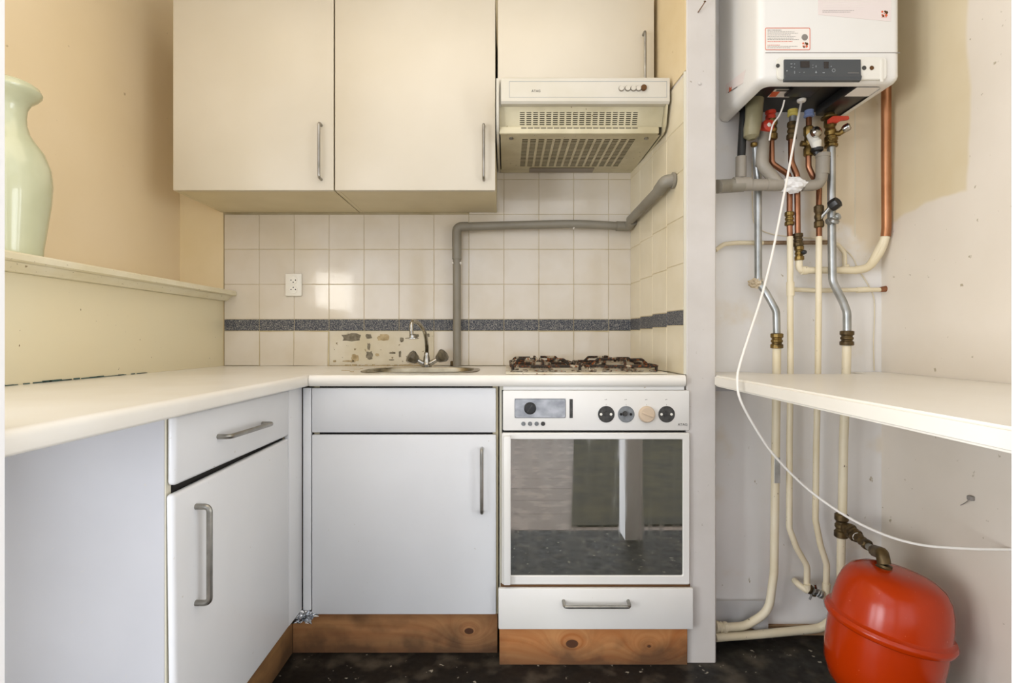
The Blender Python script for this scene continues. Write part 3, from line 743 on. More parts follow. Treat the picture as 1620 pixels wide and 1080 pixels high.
# wall socket
ws = thing('wall_socket', 'white double wall socket on the tiles', 'socket', P(466.5, 451, -.008))
c = P(466.5, 451, 0)
link('plate', B(c.x-.035, c.x+.035, -.017, -.0075, c.z-.048, c.z+.048, bev=.003), 'socket', ws)
for dz in (.019, -.019):
    oc = V((c.x, -.0172, c.z+dz*1.05))
    o = link('outlet', lathe(BM(), [(.0185, 0), (.0185, .0015), (.0170, .0015), (.0160, .0003), (.001, .0003)], oc, (0, -1, 0), 24), 'socket', ws)
    h = BM()
    for dx, hz in ((-.0095, 0), (.0095, 0), (0, -.009 if dz > 0 else .009)): lathe(h, [(.0026, 0), (.0026, .0009)], oc+V((dx, 0, hz)), (0, -1, 0), 10)
    link('pin_holes', h, 'gap', o)

# ---------------------------------------------------------------- gas hob
hb = thing('gas_hob', 'four-burner gas hob with rusty pan supports on white enamel', 'hob', (.26, -.33, TOPZ))
bm = BM()
box(bm, .0, .525, -.575, -.10, TOPZ+.0008, TOPZ+.006, bev=.002)
link('plate', bm, 'hob', hb)
bc = [(.115, -.22, .042), (.40, -.22, .036), (.125, -.43, .034), (.40, -.43, .048)]
for x, y, r in bc:
    k = link('burner', lathe(BM(), [(r*1.25, 0), (r*1.2, .006), (r, .008), (r, .018), (r*1.02, .02), (r*1.02, .024), (r*.85, .028), (.002, .029)], (x, y, TOPZ+.006), (0, 0, 1), 24), 'rustcap', hb)
    nt2 = BM(); 
    for i in range(24):
        a = i*math.pi/12; box(nt2, r*.99, r*1.03, -.002, .002, .009, .017, mtx=Matrix.Translation(V((x, y, TOPZ+.006))) @ Matrix.Rotation(a, 4, 'Z'))
    link('flame_ports', nt2, 'gap', k, smooth=False)
for gi, (xa, xb) in enumerate(((.012, .258), (.267, .512))):
    g = BM(); zt = TOPZ+.043; zb_ = TOPZ+.0075; rr = .0048
    rn = random.Random(gi)
    outl = [(xa+.03, -.545), (xb-.03, -.545), (xb-.006, -.52), (xb-.006, -.14), (xb-.03, -.115), (xa+.03, -.115), (xa+.006, -.14), (xa+.006, -.52)]
    loop = [V((x, y, zt-.018)) for x, y in outl]
    sweep(g, fillet(loop+[loop[0]], .01, 3), rr, 8)
    for x, y, r in bc:
        if not xa < x < xb: continue
        for a in range(4):
            an = a*math.pi/2+math.pi/4*0; dx, dy = math.cos(an), math.sin(an)
            far = .10 if abs(dx) > .5 else .095
            x1, y1 = x+dx*far, y+dy*far
            x1 = min(max(x1, xa+.008), xb-.008); y1 = min(max(y1, -.54), -.12)
            jz = rn.uniform(-.003, .003)
            sweep(g, fillet([V((x1, y1, zt-.02)), V((x+dx*far*.78, y+dy*far*.78, zt+jz)), V((x+dx*.02, y+dy*.02, zt+jz)), V((x+dx*.018, y+dy*.018, zt-.008))], .008, 3), [rr*1.05]*2+[rr]*(2*4+2-2), 8) if False else sweep(g, fillet([V((x1, y1, zt-.02)), V((x+dx*far*.78, y+dy*far*.78, zt+jz)), V((x+dx*.02, y+dy*.02, zt+jz))], .008, 3), rr, 8)
    for x, y in ((xa+.012, -.53), (xb-.012, -.53), (xa+.012, -.13), (xb-.012, -.13)):
        sweep(g, [V((x, y, zb_)), V((x, y, zt-.016))], .005, 8)
    # cross bars
    sweep(g, [V((xa+.006, -.325, zt-.018)), V((xb-.006, -.325, zt-.018))], rr, 8)
    link('pan_support', g, 'rust', hb)
    # flakes of baked-on enamel
    fk = BM(); 
    for i in range(26):
        x = rn.uniform(xa+.01, xb-.01); y = rn.choice([-.545, -.54, -.115, rn.uniform(-.54, -.12)]); z = TOPZ+.0075+rn.uniform(0, .004)
        box(fk, -1, 1, -1, 1, -1, 1, mtx=Matrix.LocRotScale(V((x, y if y > -.53 else -.53, z)), __import__('mathutils').Euler((rn.uniform(-.2, .2), rn.uniform(-.2, .2), rn.uniform(0, 3))), V((rn.uniform(.004, .014), rn.uniform(.003, .008), .0018))))
    o = link('burnt_flakes', fk, 'rustcap', hb, smooth=False); o['kind'] = 'stuff'

# ---------------------------------------------------------------- oven
YO = -.610
so = sc(YO); xo = lambda px: (px-800)/so; zo = lambda py: R((537-py)/so)
ov = thing('oven', 'old white built-in oven with dark glass door and drawer below', 'oven', (.28, -.3, R(-.9)))
link('housing', B(xo(790), .5655, YO+.024, -.03, R(-.884), TOPZ-THK-.002), 'edge', ov, smooth=False)
link('top_rail', B(xo(796), .5695, YO+.010, YO+.023, zo(617), TOPZ-THK-.0015), 'enamel', ov, smooth=False)
link('gap_backing', B(xo(794), .574, YO+.0185, YO+.0235, R(-.883), zo(618)), 'gap', ov, smooth=False)
cp = link('control_panel', B(xo(795.5), xo(1091), YO, YO+.018, zo(681), zo(617.5), bev=.004), 'enamel', ov)
cl = link('clock_window', B(xo(814), xo(895), YO-.0012, YO+.002, zo(661), zo(630), bev=.0008, seg=1), mat('scratched_silver_window', 'B9BABD', .3, .4, col2='8E9094', vs=26, stretch=(1, 1, 1.6)), ov)
link('bezel', sweep(BM(), fillet([P(816, 631, YO-.001), P(893, 631, YO-.001), P(894.5, 634, YO-.001), P(894.5, 659, YO-.001), P(892, 660.5, YO-.001), P(816, 660.5, YO-.001), P(814.5, 658, YO-.001), P(814.5, 633, YO-.001), P(816, 631, YO-.001)], .003), .0011, 6), 'greydisc', cl)
k = link('knob', lathe(BM(), [(.0195, 0), (.0195, .003), (.017, .004), (.0165, .012), (.015, .014), (.002, .0145)], P(838.5, 645.5, YO-.001), (0, -1, 0)), 'black', ov)
pt = BM(); box(pt, -.0015, .0015, -.001, .001, -.014, .014, mtx=Matrix.Translation(P(838.5, 645.5, YO-.0158)) @ Matrix.Rotation(.6, 4, 'Y')); link('pointer', pt, 'darkdisc', k, smooth=False)
link('indicator_slot', B(xo(901), xo(906), YO-.0012, YO+.002, zo(661), zo(631)), 'darkdisc', ov, smooth=False)
for px in (828, 838.5, 848.8, 859):
    b_ = link('push_button', lathe(BM(), [(.0068, 0), (.0068, .002), (.005, .0022), (.005, .004), (.001, .0042)], P(px, 670, YO), (0, -1, 0), 14), 'greydisc' if px != 859 else 'darkdisc', ov)
def ticks(px):
    t = BM(); c = P(px, 640, YO); box(t, c.x-.0005, c.x+.0005, YO-.0004, YO+.0005, c.z-.002, c.z+.002)
    c = P(px-.5, 632, YO); box(t, c.x-.0035, c.x-.001, YO-.0004, YO+.0005, c.z-.001, c.z+.001); box(t, c.x+.0005, c.x+.003, YO-.0004, YO+.0005, c.z-.0005, c.z+.002)
    link('mark', t, 'ink', cp, smooth=False)
for i, px in enumerate((959, 990.5, 1023, 1054.5)):
    c = P(px, 655, YO); ticks(px)
    if i == 2:
        k = link('knob', lathe(BM(), [(.0262, 0), (.0262, .004), (.0245, .010), (.022, .012), (.002, .0125)], c, (0, -1, 0), 32), 'beigek', ov); k['label'] = 'intact beige knob'
        g = B(-.003, .003, -.0145, -.011, -.019, .019, bev=.0015, mtx=None); bmesh.ops.transform(g, matrix=Matrix.Translation(c) @ Matrix.Rotation(-1.2, 4, 'Y'), verts=g.verts)
        link('grip', g, 'beigek', k)
    else:
        k = link('knob_socket', lathe(BM(), [(.0262, 0), (.0262, .0015), (.0240, .002), (.0235, .0012), (.002, .0012)], c, (0, -1, 0), 32), 'greydisc' if i == 1 else 'darkdisc', ov)
        k['label'] = 'grey socket with its knob missing' if i == 1 else 'black socket with two screws, knob missing'
        link('shaft', lathe(BM(), [(.0085, .001), (.0085, .003), (.006, .003), (.006, .009), (.002, .009)], c+V((-.004 if i != 0 else -.002, 0, .002)), (0, -1, 0), 14), 'darkdisc', k)
        for dx in (-.0165, .0150):
            ms = 'gap' if i == 1 else 'socket'
            link('screw', lathe(BM(), [(.0042, .001), (.0042, .0025), (.0022, .0025), (.0022, .0018), (.0005, .0018)], c+V((dx, 0, 0)), (0, -1, 0), 12), ms, k)
text_obj('ATAG', .0115, P(1080, 671.5, YO-.0004), (math.pi/2, 0, 0), 'inkdark', cp)
# door frame round the glass
fx0, fx1, fz0, fz1 = xo(794), xo(1091), zo(924), zo(684.5); gx0, gx1, gz0, gz1 = xo(807), xo(1080), zo(910), zo(694.5)
bm = BM(); 
orr = fillet([V((fx0, 0, fz0)), V((fx0, 0, fz1)), V((fx1, 0, fz1)), V((fx1, 0, fz0)), V((fx0, 0, fz0))], .008)
def rrect(x0, x1, z0, z1, r, n=5):
    out = []
    for cx, cz, a0 in ((x1-r, z1-r, 0), (x0+r, z1-r, 90), (x0+r, z0+r, 180), (x1-r, z0+r, 270)):
        for k in range(n+1):
            a = math.radians(a0+90*k/n); out.append((cx+r*math.cos(a), cz+r*math.sin(a)))
    return out
o_, i_ = rrect(fx0, fx1, fz0, fz1, .006), rrect(gx0, gx1, gz0, gz1, .005)
lays = [(o_, YO+.016), (o_, YO-.001), (rrect(fx0+.003, fx1-.003, fz0+.003, fz1-.003, .004), YO-.004), (rrect(gx0-.002, gx1+.002, gz0-.002, gz1+.002, .006), YO-.004), (i_, YO-.0015), (i_, YO+.004)]
rs = [[bm.verts.new((x, y, z)) for x, z in pts] for pts, y in lays]
for a, b in zip(rs, rs[1:]):
    for i in range(len(a)): bm.faces.new((a[i], a[(i+1) % len(a)], b[(i+1) % len(a)], b[i]))
od = link('door_frame', bm, 'enamel', ov)
link('glass', B(gx0-.003, gx1+.003, YO+.0015, YO+.005, gz0-.003, gz1+.003), 'oglass', od, smooth=False)
link('door_handle', B(xo(796.5), xo(808), YO-.022, YO-.0045, zo(921), zo(688), bev=.004), 'enamel', od)
dw = link('drawer', B(xo(788.5), xo(1095), YO-.012, YO+.004, zo(992.5), zo(928), bev=.004), 'enamel', ov)
link('drawer_rail', B(xo(792), xo(1092), YO+.001, YO+.012, zo(928), zo(924.5)), 'nail', ov, smooth=False)
ho = sc(YO-.04)
link('handle', bow(((893-800)/ho, YO-.01, R((537-957)/ho)), ((997-800)/ho, YO-.01, R((537-957)/ho)), (0, -.03, -.006), .0055), 'steel', dw)

# ---------------------------------------------------------------- vase
vx, vy = -1.272, -.938; vz = R(.2085)
vprof = [(.055, 0), (.066, .002), (.069, .012), (.070, .03), (.078, .09), (.0855, .15), (.088, .195), (.085, .235), (.072, .275), (.054, .302), (.042, .322), (.036, .345), (.035, .365), (.037, .385), (.045, .402), (.058, .414), (.066, .424), (.067, .430), (.062, .441), (.052, .448), (.044, .452), (.040, .450), (.032, .43), (.028, .37), (.03, .34)]
bm = lathe(BM(), vprof, (vx, vy, vz), seg=48)
tag(link('vase', bm, 'vase'), 'tall pale celadon green vase on the ledge at left', 'vase')

# ---------------------------------------------------------------- boiler
YB = -.725
sb = sc(YB); xb_ = lambda px: (px-800)/sb; zb2 = lambda py: R((537-py)/sb)
bo = thing('boiler', 'white wall-hung boiler with a dark control panel in the recess', 'boiler', (.96, -.432, R(.78)))
bx0, bx1 = .748, xb_(1426); r = .022
pr = []
for cx, cy_, a0 in ((bx1-r, YB+r, -90), (bx0+r, YB+r, 180)):
    for k in range(6):
        a = math.radians(a0+(90*k/5)); pr.append((cx+r*math.cos(a), cy_+r*math.sin(a)))
outl = [(bx0, -.433)] + [(bx0+r-r*math.cos(math.radians(90*k/5)), YB+r-r*math.sin(math.radians(90*k/5))) for k in range(6)] + [(bx1-r+r*math.sin(math.radians(90*k/5)), YB+r-r*math.cos(math.radians(90*k/5))) for k in range(6)] + [(bx1, -.433)]
def ring_case(bm, z0, z1, outl, inset, rb):
    """shell open at the bottom, with the lower edge rolled in"""
    cxm = sum(p[0] for p in outl)/len(outl)
    def shrink(d): return [(x+(d if x < cxm else -d)*(1 if abs(x-cxm) > .05 else 0), y+(d if y < -.5 else 0)) for x, y in outl]
    lv = [(0, z1), (0, z0+rb)]+[(rb*(1-math.cos(math.radians(90*k/4))), z0+rb-rb*math.sin(math.radians(90*k/4))) for k in range(1, 5)]+[(inset, z0)]
    rs = [[bm.verts.new((x, y, z)) for x, y in shrink(d)] for d, z in lv]
    for a, b in zip(rs, rs[1:]):
        for i in range(len(a)-1): bm.faces.new((a[i], a[i+1], b[i+1], b[i]))
    bm.faces.new(rs[0])
    return bm
zbt = R(.762)
bm = ring_case(BM(), zbt, 2.35, outl, .03, .02)
link('case', bm, 'boiler', bo)
ub = link('underside', B(bx0+.02, bx1-.012, YB+.012, -.434, zbt+.034, zbt+.046), 'black', bo, smooth=False)
link('seam', B(bx0+.02, bx1-.004, YB-.0006, YB+.002, zb2(84), zb2(83)), 'ink', bo, smooth=False)
fpn = link('lower_panel', prism(BM(), [(p[0], p[1]) for p in rrect(xb_(1228), xb_(1401), zbt+.004, zb2(91.5), .012)], 'y', YB-.006, YB+.001, bev=.0018), 'boilerp', bo)
ctl = link('control_panel', prism(BM(), [(YB-.0105, zb2(97)), (YB-.0115, zb2(121)), (YB-.016, zb2(125)), (YB-.012, zb2(130)), (YB-.003, zb2(131)), (YB-.003, zb2(97))], 'x', xb_(1238), xb_(1358)), 'ctrl', bo)
for a in ((1263, 1277, 100, 110), (1300, 1307, 101, 111)):
    link('display', B(xb_(a[0]), xb_(a[1]), YB-.0122, YB-.010, zb2(a[3]), zb2(a[2])), 'screen', ctl, smooth=False)
ic = BM()
def lit(px, py, w_, h_): c = P(px, py, YB-.0118); box(ic, c.x-w_/2, c.x+w_/2, YB-.0125, YB-.010, c.z-h_/2, c.z+h_/2)
for a in ((1252, 101, .005, .0015), (1252, 106, .005, .0015), (1257, 101, .002, .002), (1257, 107, .002, .002), (1257, 114.5, .0012, .008), (1265, 114.5, .003, .001), (1272, 114.5, .003, .001), (1272, 114.5, .001, .003),
          (1286, 103, .003, .001), (1286, 107, .003, .001), (1291, 105, .0012, .005), (1291, 115, .005, .002), (1291, 113.4, .002, .003), (1303, 115, .006, .002), (1245, 112, .003, .003), (1315, 105, .003, .0012)): lit(*a)
for k in range(8):
    a = k*math.pi/4; c = P(1315, 114.5, YB); c += V((math.cos(a)*.0045, 0, math.sin(a)*.0045)); box(ic, c.x-.0008, c.x+.0008, YB-.0125, YB-.010, c.z-.0008, c.z+.0008)
link('symbols', ic, 'grey', ctl, smooth=False)['kind'] = 'stuff'
lt = BM(); 
for i in range(9): c = P(1338+i*2, 118.5, YB); box(lt, c.x-.0012, c.x+.0008, YB-.0122, YB-.0105, c.z-.0012, c.z+.0012)
link('small_print', lt, 'ink', ctl, smooth=False)
for px, py in ((1230.5, 104), (1367, 107.5), (1379, 107.5)):
    link('screw_hole', disc(P(px, py, YB-.006 if px > 1229 else YB), .0058 if px < 1300 else .0065, .001, (0, -1, 0), 16), 'darkdisc' if px < 1370 else 'nail', bo)
link('cable_clip', B(xb_(1390), xb_(1395), YB-.0075, YB-.005, zb2(131), zb2(95), bev=.001), 'boilerp', bo)
# stickers
def sticker(name, x0, x1, y0, y1, m, par, Y=YB, border=None):
    o = link(name, prism(BM(), [p for p in rrect(xb_(x0), xb_(x1), zb2(y1), zb2(y0), .004)], 'y', Y-.0008, Y+.0005), m, par, smooth=False)
    if border:
        b1 = [V((x, Y-.0009, z)) for x, z in rrect(xb_(x0)+.001, xb_(x1)-.001, zb2(y1)+.001, zb2(y0)-.001, .004)]
        link('border', sweep(BM(), b1+[b1[0]], .0010, 4, caps=False), border, o)
    return o
def lines(par, x0, x1, ys_, m, Y=YB, rn=random.Random(2), h=.0011):
    b = BM()
    for y in ys_:
        x = x0; e = x1-(x1-x0)*rn.random()*.35
        while x < e:
            w_ = rn.uniform(1.2, 4); box(b, xb_(x), xb_(min(x+w_, e)), Y-.0013, Y-.0007, zb2(y)-h/2, zb2(y)+h/2); x += w_+.7
    link('small_print', b, m, par, smooth=False)
def four_dots(cx, cy_, k, par):
    o = BM(); d = BM()
    for dx, dy, r_, bb in ((-3, -2.5, 1.6, o), (1, -3, 1.4, d), (3.2, -1.5, 2.2, d), (-3, 2, 1.3, o), (0, 0, .8, o), (-1.5, 3.5, 1.6, d), (2.6, 2.6, 2.0, o)):
        lathe(bb, [(r_*k/sb, 0), (r_*k/sb, .0005)], P(cx+dx*k, cy_+dy*k, YB-.0008), (0, -1, 0), 12)
    link('emblem', o, 'orange', par); link('emblem', d, 'nail', par)
st = sticker('sticker', 1210, 1281.5, 44, 79.5, 'paper', bo, border='orange')
lines(st, 1214, 1247, [48], 'inkdark'); lines(st, 1214, 1268, [50.5, 53, 55.5, 58, 60.5, 63], 'ink'); lines(st, 1214, 1262, [66], 'orange'); lines(st, 1214, 1240, [71.5], 'orange'); lines(st, 1214, 1262, [73.5, 76], 'ink')
link('round_seal', lathe(BM(), [(5/sb, 0), (5/sb, .0006), (3.2/sb, .0006), (3.2/sb, .0012), (.0005, .0012)], P(1273, 59, YB-.0007), (0, -1, 0), 20), 'ink', st)
four_dots(1273.5, 71, .95, st)
nt3 = BM(); 
pa = [P(1294, -30, YB), P(1410.5, -24, YB), P(1409, 33.5, YB), P(1402, 33.5, YB), P(1294, 23.5, YB)]
prism(nt3, [(p.x, p.z) for p in pa], 'y', YB-.0009, YB+.0004)
no = link('notice', nt3, 'paperp', bo, smooth=False)
lines(no, 1302, 1400, [-20, -15, -10, -5, 0, 3.5, 7, 10.5], 'paper'); lines(no, 1301, 1352, [17, 19.5], 'ink')
four_dots(1399, 21.5, 1.1, no); lines(no, 1394, 1404, [27.5], 'orange')
# sticker on the side of the case
ss = BM(); xs_ = bx0-.0008
prism(ss, [(-.62, R(.808)), (-.49, R(.835)), (-.49, R(.865)), (-.64, R(.84))], 'x', xs_, bx0+.0004); sso = link('side_sticker', ss, 'paperp', bo, smooth=False)
ss = BM()
for i in range(7): lathe(ss, [(.0035, 0), (.0035, .0006)], (xs_, -.52-.007*(i % 3), R(.828+.006*(i//3))), (-1, 0, 0), 8)
link('emblem', ss, 'orange', sso)
link('small_print', prism(BM(), [(-.58, R(.8165)), (-.51, R(.8305)), (-.51, R(.828)), (-.58, R(.814))], 'x', xs_-.0005, xs_), 'inkdark', sso, smooth=False)
# underside details
zu_ = zbt+.0335
def uz(px, py, z=zu_):
    """point on the underside plane at height z seen at px,py"""
    s_ = (537-py)/(z-CZ); Y = F/s_+CY; return V(((px-800)/s_, Y, z))
def quad_under(pts, m, name, par, th=.001):
    q = [uz(*p) for p in pts]
    return link(name, prism(BM(), [(p.x, p.y) for p in q], 'z', zu_-th, zu_), m, par, smooth=False)
q = quad_under([(1226, 141), (1260, 141), (1248, 153.5), (1214, 153.5)], 'paper', 'label', ub)
quad_under([(1222, 144.5), (1234, 144.5), (1227, 152.5), (1216, 152.5)], 'orange', 'label_print', ub, .0015)
quad_under([(1229, 141.5), (1259, 141.5), (1256.5, 144), (1226.5, 144)], 'inkdark', 'label_print', ub, .0015)
q = lambda px, py: uz(px, py, zbt+.003)
bxk = BM(); z0 = zbt-.028; z1 = zbt+.0075
ka, kb = q(1392, 143), q(1299, 171)
z0 = zbt+.003; z1 = zbt+.0335; box(bxk, 1.060, 1.152, -.695, -.472, z0, z1, bev=.005)
elec = link('electrics_box', bxk, 'black', bo)
zsv = zu_; zu_ = z0+.0002
lb = [q(p, y) for p, y in ((1345, 138), (1395, 138), (1378, 152), (1330, 152))]
link('rating_plate', prism(BM(), [(min(max(p.x, 1.066), 1.146), min(max(p.y, -.688), -.48)) for p in lb], 'z', z0-.001, z0+.0001), 'paper', elec, smooth=False)
zu_ = zsv
link('ridge', B(.90, .985, -.67, -.575, zbt+.022, zbt+.0335, bev=.003), 'black', bo)
ent = P(1268, 160, -.54); ent.z = zbt+.0225
link('cable_gland', lathe(BM(), [(.012, 0), (.014, .004), (.014, .008), (.009, .010)], ent, (0, 0, 1), 20), 'cable', bo)

# ---------------------------------------------------------------- pipework
YP = -.50
def PP(pts, Y=YP): return [P(p[0], p[1], p[2] if len(p) > 2 else Y) for p in pts]
def wpx(w_, Y=YP): return w_/2/sc(Y)
def pipe_part(name, pts, wdt, m, par, Y=YP, fr=.03, seg=12): return link(name, sweep(BM(), fillet(PP(pts, Y), fr), wpx(wdt, Y), seg), m, par)
def coupling(name, a, b, wdt, m, par, Y=YP, seg=10):
    A_, B_ = PP([a, b], Y); return link(name, hexnut(A_, B_, wpx(wdt, Y), seg), m, par)
def ptop(x, y, Y=YP): return P(x, y, Y)

# (1) black flue/drain hose with grey socket
t = thing('drain_hose', 'black hose from the boiler into a grey pipe socket by the partition', 'hose', P(1176, 282, -.50))
pipe_part('hose', [(1178, 160, -.485), (1175, 205, -.50), (1172.5, 251)], 12.5, 'blackm', t)
pipe_part('socket', [(1172.3, 248), (1172, 281.5)], 16.5, 'pvcr', t)
# (2) grey waste pipe
t = thing('waste_pipe', 'grey plastic waste pipe crossing the recess under the boiler', 'pipe', P(1131, 293, -.51))
Yg = -.527
pipe_part('pipe', [(1138, 293), (1234, 292)], 18.5, 'pvcr', t, Yg)
pipe_part('elbow', [(1134.5, 295, -.56), (1152, 294), (1176, 292.5)], 21.5, 'pvc', t, Yg, .03)
pipe_part('socket', [(1160, 291), (1186, 291)], 22, 'pvcr', t, Yg)
pipe_part('socket', [(1212, 292), (1236, 292)], 20.5, 'pvcr', t, Yg)
pipe_part('branch', [(1209, 208, -.50), (1205, 260), (1230, 289)], 18.5, 'pvcr', t, Yg, .04)
pipe_part('socket', [(1206.5, 236, -.51), (1205.2, 262, -.514)], 19.6, 'pvcr', t, Yg)
pipe_part('elbow', [(1270, 294), (1299, 292), (1301, 262)], 17.5, 'pvcr', t, Yg, .035)
pipe_part('riser', [(1301, 276), (1302, 246)], 19.5, 'pvcr', t, Yg)
pipe_part('collar', [(1302, 249), (1302, 243)], 21, 'pvcr', t, Yg)
rg = blob(P(1253, 292.5, Yg), .048, .026, .0245, .25, 9, 4)
tag(link('cloth_wrap', rg, 'cloth'), 'white tape wrapped round the grey waste pipe under the boiler', 'tape')
# (3) trap and galvanised pipe at left
t = thing('condensate_trap', 'smoky olive plastic condensate trap hanging under the boiler', 'trap', P(1192, 222, -.53))
sdp = [P(1196, 128, -.53), P(1194.5, 150, -.53), P(1192, 190, -.53), P(1189.5, 205, -.53), P(1188.5, 216, -.53), P(1189, 221, -.53)]
link('body', sweep(BM(), sdp, [.031, .029, .0265, .0265, .024, .012], 20), 'olive', t)
link('nut', lathe(BM(), [(.008, 0), (.011, .003), (.011, .010), (.008, .014)], P(1192.5, 232, -.515), (0, 0, 1), 8), 'brass', t)
def pipe_thing(label, base, cat='pipe', name='pipe'): return thing(name, label, cat, base)
Y3 = -.478
t = pipe_thing('leftmost galvanised pipe bending right into a brass coupling, cream below the worktop', P(1226, 900, -.49))
pipe_part('galvanised_length', [(1195, 231, -.50), (1197, 262, -.482), (1199, 280, Y3), (1199.5, 446, Y3), (1212, 463, -.485), (1228, 492, -.50), (1229, 530)], 11.2, 'galv', t, YP, .05)
coupling('coupling', (1229, 527), (1228.8, 551), 19, 'brass', t)
pipe_part('painted_length', [(1228.8, 550), (1228, 640), (1226.5, 760), (1224.5, 905), (1216, 968), (1178, 990), (1146, 992)], 12.5, 'cream', t, YP, .09)
coupling('coupling', (1150, 992), (1131.5, 990.5), 17, 'cream', t, YP, 12)
link('metal_strap', B(P(1221.5, 0, YP).x, P(1230.5, 0, YP).x, YP-.0165, YP-.0145, P(0, 762, YP).z, P(0, 722, YP).z, bev=.0006, seg=1), 'galv', t)
pb = blob(P(1196, 448, -.475), .022, .020, .016, .45, 21, 4)
tag(link('putty_lump', pb, 'putty', smooth=False), 'crumbly tan putty lump on the leftmost galvanised pipe', 'putty')
# (4) copper under red valve
t = pipe_thing('copper pipe leaving the red valve and running cream-painted to the low fitting', P(1277, 925, YP))
link('red_cap', lathe(BM(), [(.014, 0), (.016, .003), (.016, .012), (.011, .017), (.017, .02), (.017, .028)], P(1219, 189, YP), (0, 0, 1), 12), 'redp', t)
o = link('red_body', lathe(BM(), [(.014, -.018), (.021, -.010), (.021, .010), (.012, .018), (.012, .022), (.004, .022)], P(1213, 200, -.515), (.25, -.95, .1), 16), 'redp', t)
link('button', lathe(BM(), [(.007, 0), (.007, .003), (.002, .004)], P(1216.5, 197.5, -.541), (.25, -.95, .1), 12), 'socket', o)
coupling('valve_body', (1222, 188), (1222, 221), 15, 'brass', t)
pipe_part('copper_length', [(1220.5, 219), (1221, 258), (1246, 275), (1249.5, 284), (1249, 337)], 8.6, 'copper', t, -.49, .02)
coupling('coupling', (1248.8, 335), (1248.8, 357), 14, 'brass', t, -.49)
pipe_part('copper_length', [(1249, 355), (1249.8, 377)], 8.6, 'copper', t, -.49)
pipe_part('painted_length', [(1249.8, 374), (1250.5, 590), (1249, 700), (1248.5, 835), (1260, 866), (1277, 895), (1276.5, 926)], 9.2, 'cream', t, -.49, .05)
pipe_part('socket', [(1250.3, 446), (1250.6, 468)], 11.5, 'cream', t, -.49)
# (5) gas pipe with yellow nut, loops to thick copper at right
t = pipe_thing('copper pipe below the yellow nut, looping cream-painted across to the thick copper riser', P(1265, 427, -.48))
link('yellow_nut', lathe(BM(), [(.012, 0), (.0165, .002), (.0165, .010), (.013, .012), (.0155, .014), (.0155, .022)], P(1254, 184, YP), (0, 0, 1), 12), 'yellow', t)
pipe_part('tail', [(1254, 182), (1254, 196)], 10.5, 'galv', t)
coupling('isolator', (1253.5, 193), (1252, 221), 15, 'oldbrass', t, YP, 12)
pipe_part('copper_length', [(1251.5, 219), (1251.8, 256, -.505), (1261, 277, -.50), (1262, 372, -.49)], 8.8, 'copper', t, YP, .04)
coupling('coupling', (1262, 369), (1263, 390), 15, 'oldbrass', t, -.49)
coupling('valve_body', (1264, 389), (1264.5, 412), 14, 'brass', t, -.49)
link('valve_handle', blob(P(1272, 399, -.51), .009, .008, .008, .3, 3, 2), 'black', t)
pipe_part('painted_loop', [(1264, 410, -.488), (1264, 427.5, -.482), (1372, 427, -.47), (1402, 372, -.485)], 10.5, 'cream', t, -.48, .045)
link('painted_flare', sweep(BM(), spline(PP([(1352, 427.5, -.471), (1372, 423, -.472), (1385, 409, -.475), (1395, 392, -.48), (1400.5, 374, -.484)], -.48), 5), wpx(13)), 'cream', t)
pipe_part('socket', [(1330, 427.2, -.473), (1354, 427.4, -.472)], 11.8, 'cream', t, -.48)
pipe_part('joint', [(1268, 427.5, -.482), (1276, 427.5, -.481)], 13.5, 'cream', t, -.48)
pipe_part('copper_riser', [(1401, 374, -.485), (1402.5, 360, -.487), (1402, 250, -.50), (1402, 128, -.515)], 13.8, 'copperb', t, -.49, .06)
# (6) blue nut pipe
t = pipe_thing('copper pipe below the blue nut with a black-handled valve, painted cream lower down', P(1306, 925, YP))
link('blue_nut', lathe(BM(), [(.010, 0), (.0165, .003), (.0165, .009), (.0125, .011), (.0145, .014), (.0145, .024)], P(1280, 186, YP), (0, 0, 1), 12), 'blue', t)
pipe_part('copper_length', [(1279.5, 186), (1279.5, 203)], 8.6, 'copper', t)
coupling('valve_body', (1279, 200), (1279, 247), 15, 'brass', t)
link('side_outlet', sweep(BM(), PP([(1267.5, 227), (1278, 228)]), .010, 8), 'brass', t)
pipe_part('copper_length', [(1279, 245), (1279, 264), (1286, 279), (1296, 294, -.485), (1295.5, 327, -.495)], 8.6, 'copper', t, YP, .03)
coupling('valve_body', (1295.4, 325), (1295.8, 360), 14.5, 'oldbrass', t)
link('stem', sweep(BM(), PP([(1297, 346, -.505), (1312, 329, -.525)]), .006), 'galv', t)
hv = (P(1324, 321, -.545)-P(1310, 331, -.52)).normalized()
link('black_handle', lathe(BM(), [(.010, -.018), (.019, -.014), (.0205, 0), (.0185, .012), (.0125, .015), (.0115, .013), (.001, .013)], P(1321, 322.5, -.54), hv, 8), 'black', t)
pipe_part('copper_length', [(1295.8, 358), (1295.8, 377)], 8.6, 'copper', t)
pipe_part('painted_length', [(1295.5, 374), (1295, 480), (1294, 590), (1291.5, 700), (1290, 822), (1298, 862), (1308, 893), (1307, 926)], 9.2, 'cream', t, YP, .05)
# relief valve with chrome knob over black tundish
t = thing('relief_valve', 'chrome-capped relief valve over a black tundish above the waste pipe', 'valve', P(1292, 243, -.53))
link('body', sweep(BM(), PP([(1282, 213, -.51), (1291, 226, -.53), (1292.5, 236, -.525)]), [.013, .0175, .0125], 14), 'boilerp', t)
link('chrome_cap', lathe(BM(), [(.010, -.012), (.0175, -.008), (.0185, .004), (.015, .010), (.007, .013), (.001, .0135)], P(1291, 209, -.54), (.25, -.9, .25), 18), 'chrome', t)
link('tundish', lathe(BM(), [(.011, 0), (.0125, .008), (.019, .013), (.019, .022), (.012, .026)], P(1292.5, 245, -.522), (0, 0, 1), 18), 'black', t)
